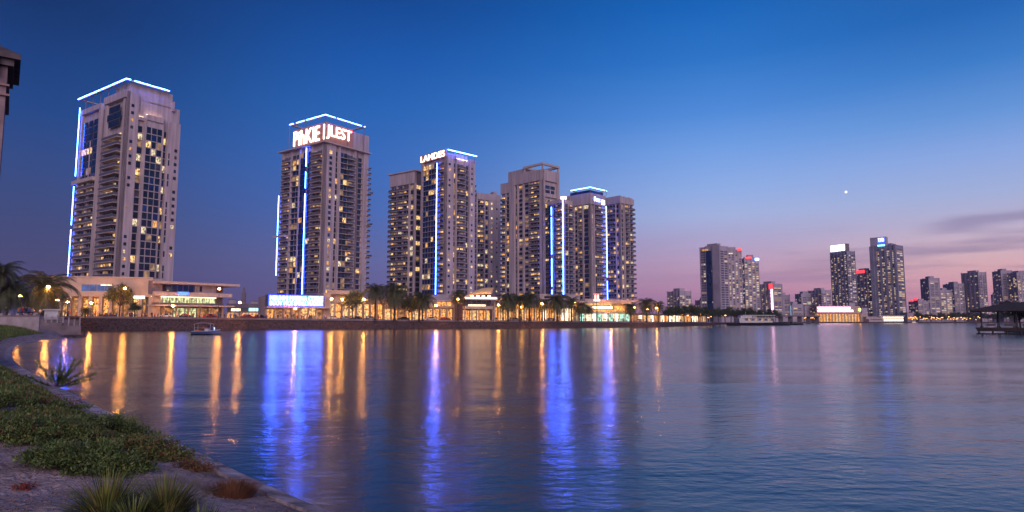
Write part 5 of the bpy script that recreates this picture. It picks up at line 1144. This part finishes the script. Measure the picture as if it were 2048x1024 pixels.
shrub(165, 938, 1.15, .75, .40, 9000, 'spreading dark green shrub directly behind the tall grass clumps', [gd,gm,gm2], [.45,.4,.15])['group'] = SG
shrub(300, 915, 1.0, .7, .30, 7000, 'low green and reddish shrub near the sand path, right of the spreading shrub', [gm,gm2,gr], [.5,.3,.2])['group'] = SG
shrub(-30, 820, 3.0, 2.0, .5, 9000, 'large mass of shrub cut by the left edge', [gm,gd,gr], [.5,.4,.1], leaf=(.06,.12))['group'] = SG
shrub(385, 942, .34, .24, .11, 1400, 'small reddish plant left of the round russet plant', [gr,gm2], [.7,.3], leaf=(.03,.06))['group'] = SG
def tuft(px, py, n, L, spread, label, mats, wd=.02, name='ornamental_grass', cat='ornamental grass', droop=.5, rt=None):
    rt = .20*L/.5 if rt is None else rt
    c_ = pxyz(px, py); o = empty(name, (c_.x, c_.y, Hpt(c_.x, c_.y)-.02), label, cat); V = []; Fq = []; mi = []
    for i in range(n):
        th = random.uniform(0,6.28); r0 = random.random()**.7; a = r0*spread; b_ = np.array([math.cos(th)*rt*r0, math.sin(th)*rt*r0, 0]); hd = np.array([math.cos(th), math.sin(th), 0]); sd = np.array([-hd[1], hd[0], 0]); l_ = L*random.uniform(.55,1.1); p = b_; e = math.pi/2-a*.6; m_ = random.choice(range(len(mats))); k0 = len(V); ns = 6
        for k in range(ns+1):
            w2 = wd*(1-(k/ns)**1.6)*.5+.0008; V += [tuple(p-sd*w2), tuple(p+sd*w2)]; mi_ = 0
            p = p+(hd*math.cos(e)+np.array([0,0,math.sin(e)]))*l_/ns; e -= droop*a/ns*1.6
        for k in range(ns): q = k0+2*k; Fq.append((q, q+1, q+3, q+2)); mi.append(m_)
    link('blades', npmesh('blades', np.array(V), Fq, mats, mi), o); return o
og = mat('long_grass_blade', (.20,.23,.045), .55, var=.3, scale=5); og2 = mat('long_grass_blade_dark', (.08,.11,.03), .6, var=.3, scale=5); og3 = mat('long_grass_blade_straw', (.26,.21,.08), .7, var=.2, scale=5)
tuft(212, 1040, 620, .62, 1.5, 'tall tufted grass clump at the bottom left of the photo, leftmost of the clumps', [og,og,og2,og3])['group'] = 'long grass clumps'
tuft(330, 1035, 560, .58, 1.4, 'tall tufted grass clump right of the leftmost clump, leaning toward the sand path', [og,og2,og3])['group'] = 'long grass clumps'
tuft(265, 1060, 420, .42, 1.5, 'short dense grass clump in front, between the two tall clumps', [og2,og2,og])['group'] = 'long grass clumps'
tuft(400, 1085, 320, .45, 1.6, 'low grass clump cut by the bottom edge below the russet plant', [og2,gm,og])['group'] = 'long grass clumps'
tuft(464, 992, 1300, .27, 1.2, 'round russet brown twiggy plant alone on the sand near the kerb', [gr, mat('russet_twig', (.28,.13,.07), .8, var=.2)], wd=.009, name='russet_plant', cat='plant', droop=.1, rt=.30).scale = (1.15,.8,1.0)
# branching plant over the water
c_ = pxyz(112, 776); o = empty('branching_plant', (c_.x, c_.y, Hpt(c_.x, c_.y)), 'dark spiky plant leaning out over the water from the bank', 'plant'); st = MB(); P = []; Dr = []
for i in range(13):
    th = random.uniform(-.9,.9) if i % 3 else random.uniform(-2.5,2.5); ln = random.uniform(.7,1.5); e = random.uniform(.15,1.2); pts_ = [(0,0,0)]
    for k in range(1,8): f = k/7; pts_.append((math.cos(th)*ln*f*math.cos(e), math.sin(th)*ln*f*math.cos(e), ln*f*math.sin(e)+.12*f*f))
    st.tube(pts_, [.02*(1-k/8)+.004 for k in range(8)], 5)
    for k in range(110):
        f = random.uniform(.2,1)*7; a = min(6, int(f)); q = np.array(pts_[a])*(1-(f-a))+np.array(pts_[a+1])*(f-a); dr = np.array(pts_[a+1])-np.array(pts_[a]); P.append(q); Dr.append(dr/np.linalg.norm(dr)*1.2+rng.normal(size=3)*.5)
st.build('stem', M['trunk'], o); link('foliage', leaves('foliage', np.array(P), np.array(Dr), rng.uniform(.12,.24,len(P)), .035, [gd]), o)
# red flowering spots
for i, (px, py) in enumerate(((72,812),(140,820),(45,982))):
    c_ = pxyz(px, py); o = empty('flowering_plant', (c_.x,c_.y,Hpt(c_.x,c_.y)), ['dull red flowers in the ground cover, left patch','dull red flowers in the ground cover, right patch','small dull red plant alone on the open sand at the bottom left'][i], 'flowers'); n = (260,160,150)[i]; r_ = (.7,.5,.13)[i]
    u = rng.normal(size=(n,2))*r_*.5; P = np.stack([u[:,0], u[:,1], (.22 if i < 2 else .03)+rng.uniform(-.12,.10,n)*(1 if i < 2 else .4)], -1); link('petals' if False else 'blossom', leaves('blossom', P, rng.normal(size=P.shape)+[0,0,.8], rng.uniform(.03,.07,n), .03, [red, gr], rng.choice(2,n)), o)
# pebbles on sand
n = 2600; PXp = rng.uniform(-200, 640, n); Dp = rng.uniform(6.5, 14, n); Xp = (PXp-1024)/FH*Dp; Sp = sdist(Xp, Dp); k_ = Sp > .15; Xp, Dp = Xp[k_], Dp[k_]; Hp = Hland(Xp, Dp); n = len(Xp)
base = np.array([(1,0,0),(0,1,0),(-1,0,0),(0,-1,0),(0,0,.7),(0,0,-.5)], float); V = (base[None]*rng.uniform(.008,.028,(n,1,1))*rng.uniform(.6,1.3,(n,1,3))+np.stack([Xp,Dp,Hp+.004],-1)[:,None])
Ft = np.array([(0,1,4),(1,2,4),(2,3,4),(3,0,4),(1,0,5),(2,1,5),(3,2,5),(0,3,5)]); Fc = (Ft[None]+np.arange(n)[:,None,None]*6).reshape(-1,3)
tag(link('gravel', npmesh('gravel', V.reshape(-1,3), Fc, [mat('pebble', (.26,.18,.18), .9, var=.4, scale=30)])), 'scattered small pebbles on the sandy bank', 'gravel', kind='stuff')
# ------------------------------------------------------------------ haze
HAZE = .00014
if HAZE:
    hm = bpy.data.materials.new('evening_haze'); hm.use_nodes = True; hn = hm.node_tree; hn.nodes.clear()
    ho = hn.nodes.new('ShaderNodeOutputMaterial'); hv = hn.nodes.new('ShaderNodeVolumePrincipled'); hv.inputs['Color'].default_value = (.80,.74,.90,1); hv.inputs['Density'].default_value = HAZE; hv.inputs['Anisotropy'].default_value = .2
    hn.links.new(hv.outputs[0], ho.inputs['Volume'])
    tag(MB().box(-1620, 1620, -80, 1670, -4, 135).build('haze', hm), 'thin lilac evening haze over the bay', 'haze', kind='stuff')
# ------------------------------------------------------------------ moon
mp_ = W(1692, 384, 3300); mb = MB(); mb.lathe([(.5,-6.5),(4.5,-4.5),(6.5,0),(4.5,4.5),(.5,6.5)], 16); o = mb.build('moon', emit('moon_light', (1,.96,.9), 1.6), loc=mp_, smooth=True); tag(o, kind='structure')
# ------------------------------------------------------------------ camera
cam = bpy.data.cameras.new('camera'); cam.sensor_width = 36; cam.lens = 36*F/2048; cam.clip_start = .1; cam.clip_end = 12000
co = bpy.data.objects.new('camera', cam); COL.objects.link(co); co.location = (0,0,CAMZ); co.rotation_euler = (math.radians(90)+PITCH, 0, 0); sc.camera = co
sc.view_settings.view_transform = 'Standard'; sc.view_settings.look = 'None'; sc.view_settings.exposure = 0; sc.view_settings.gamma = 1
sc.cycles.use_denoising = True; sc.cycles.sample_clamp_indirect = 6; sc.cycles.max_bounces = 6; sc.cycles.diffuse_bounces = 2; sc.cycles.glossy_bounces = 4
sc.cycles.caustics_reflective = False; sc.cycles.caustics_refractive = False
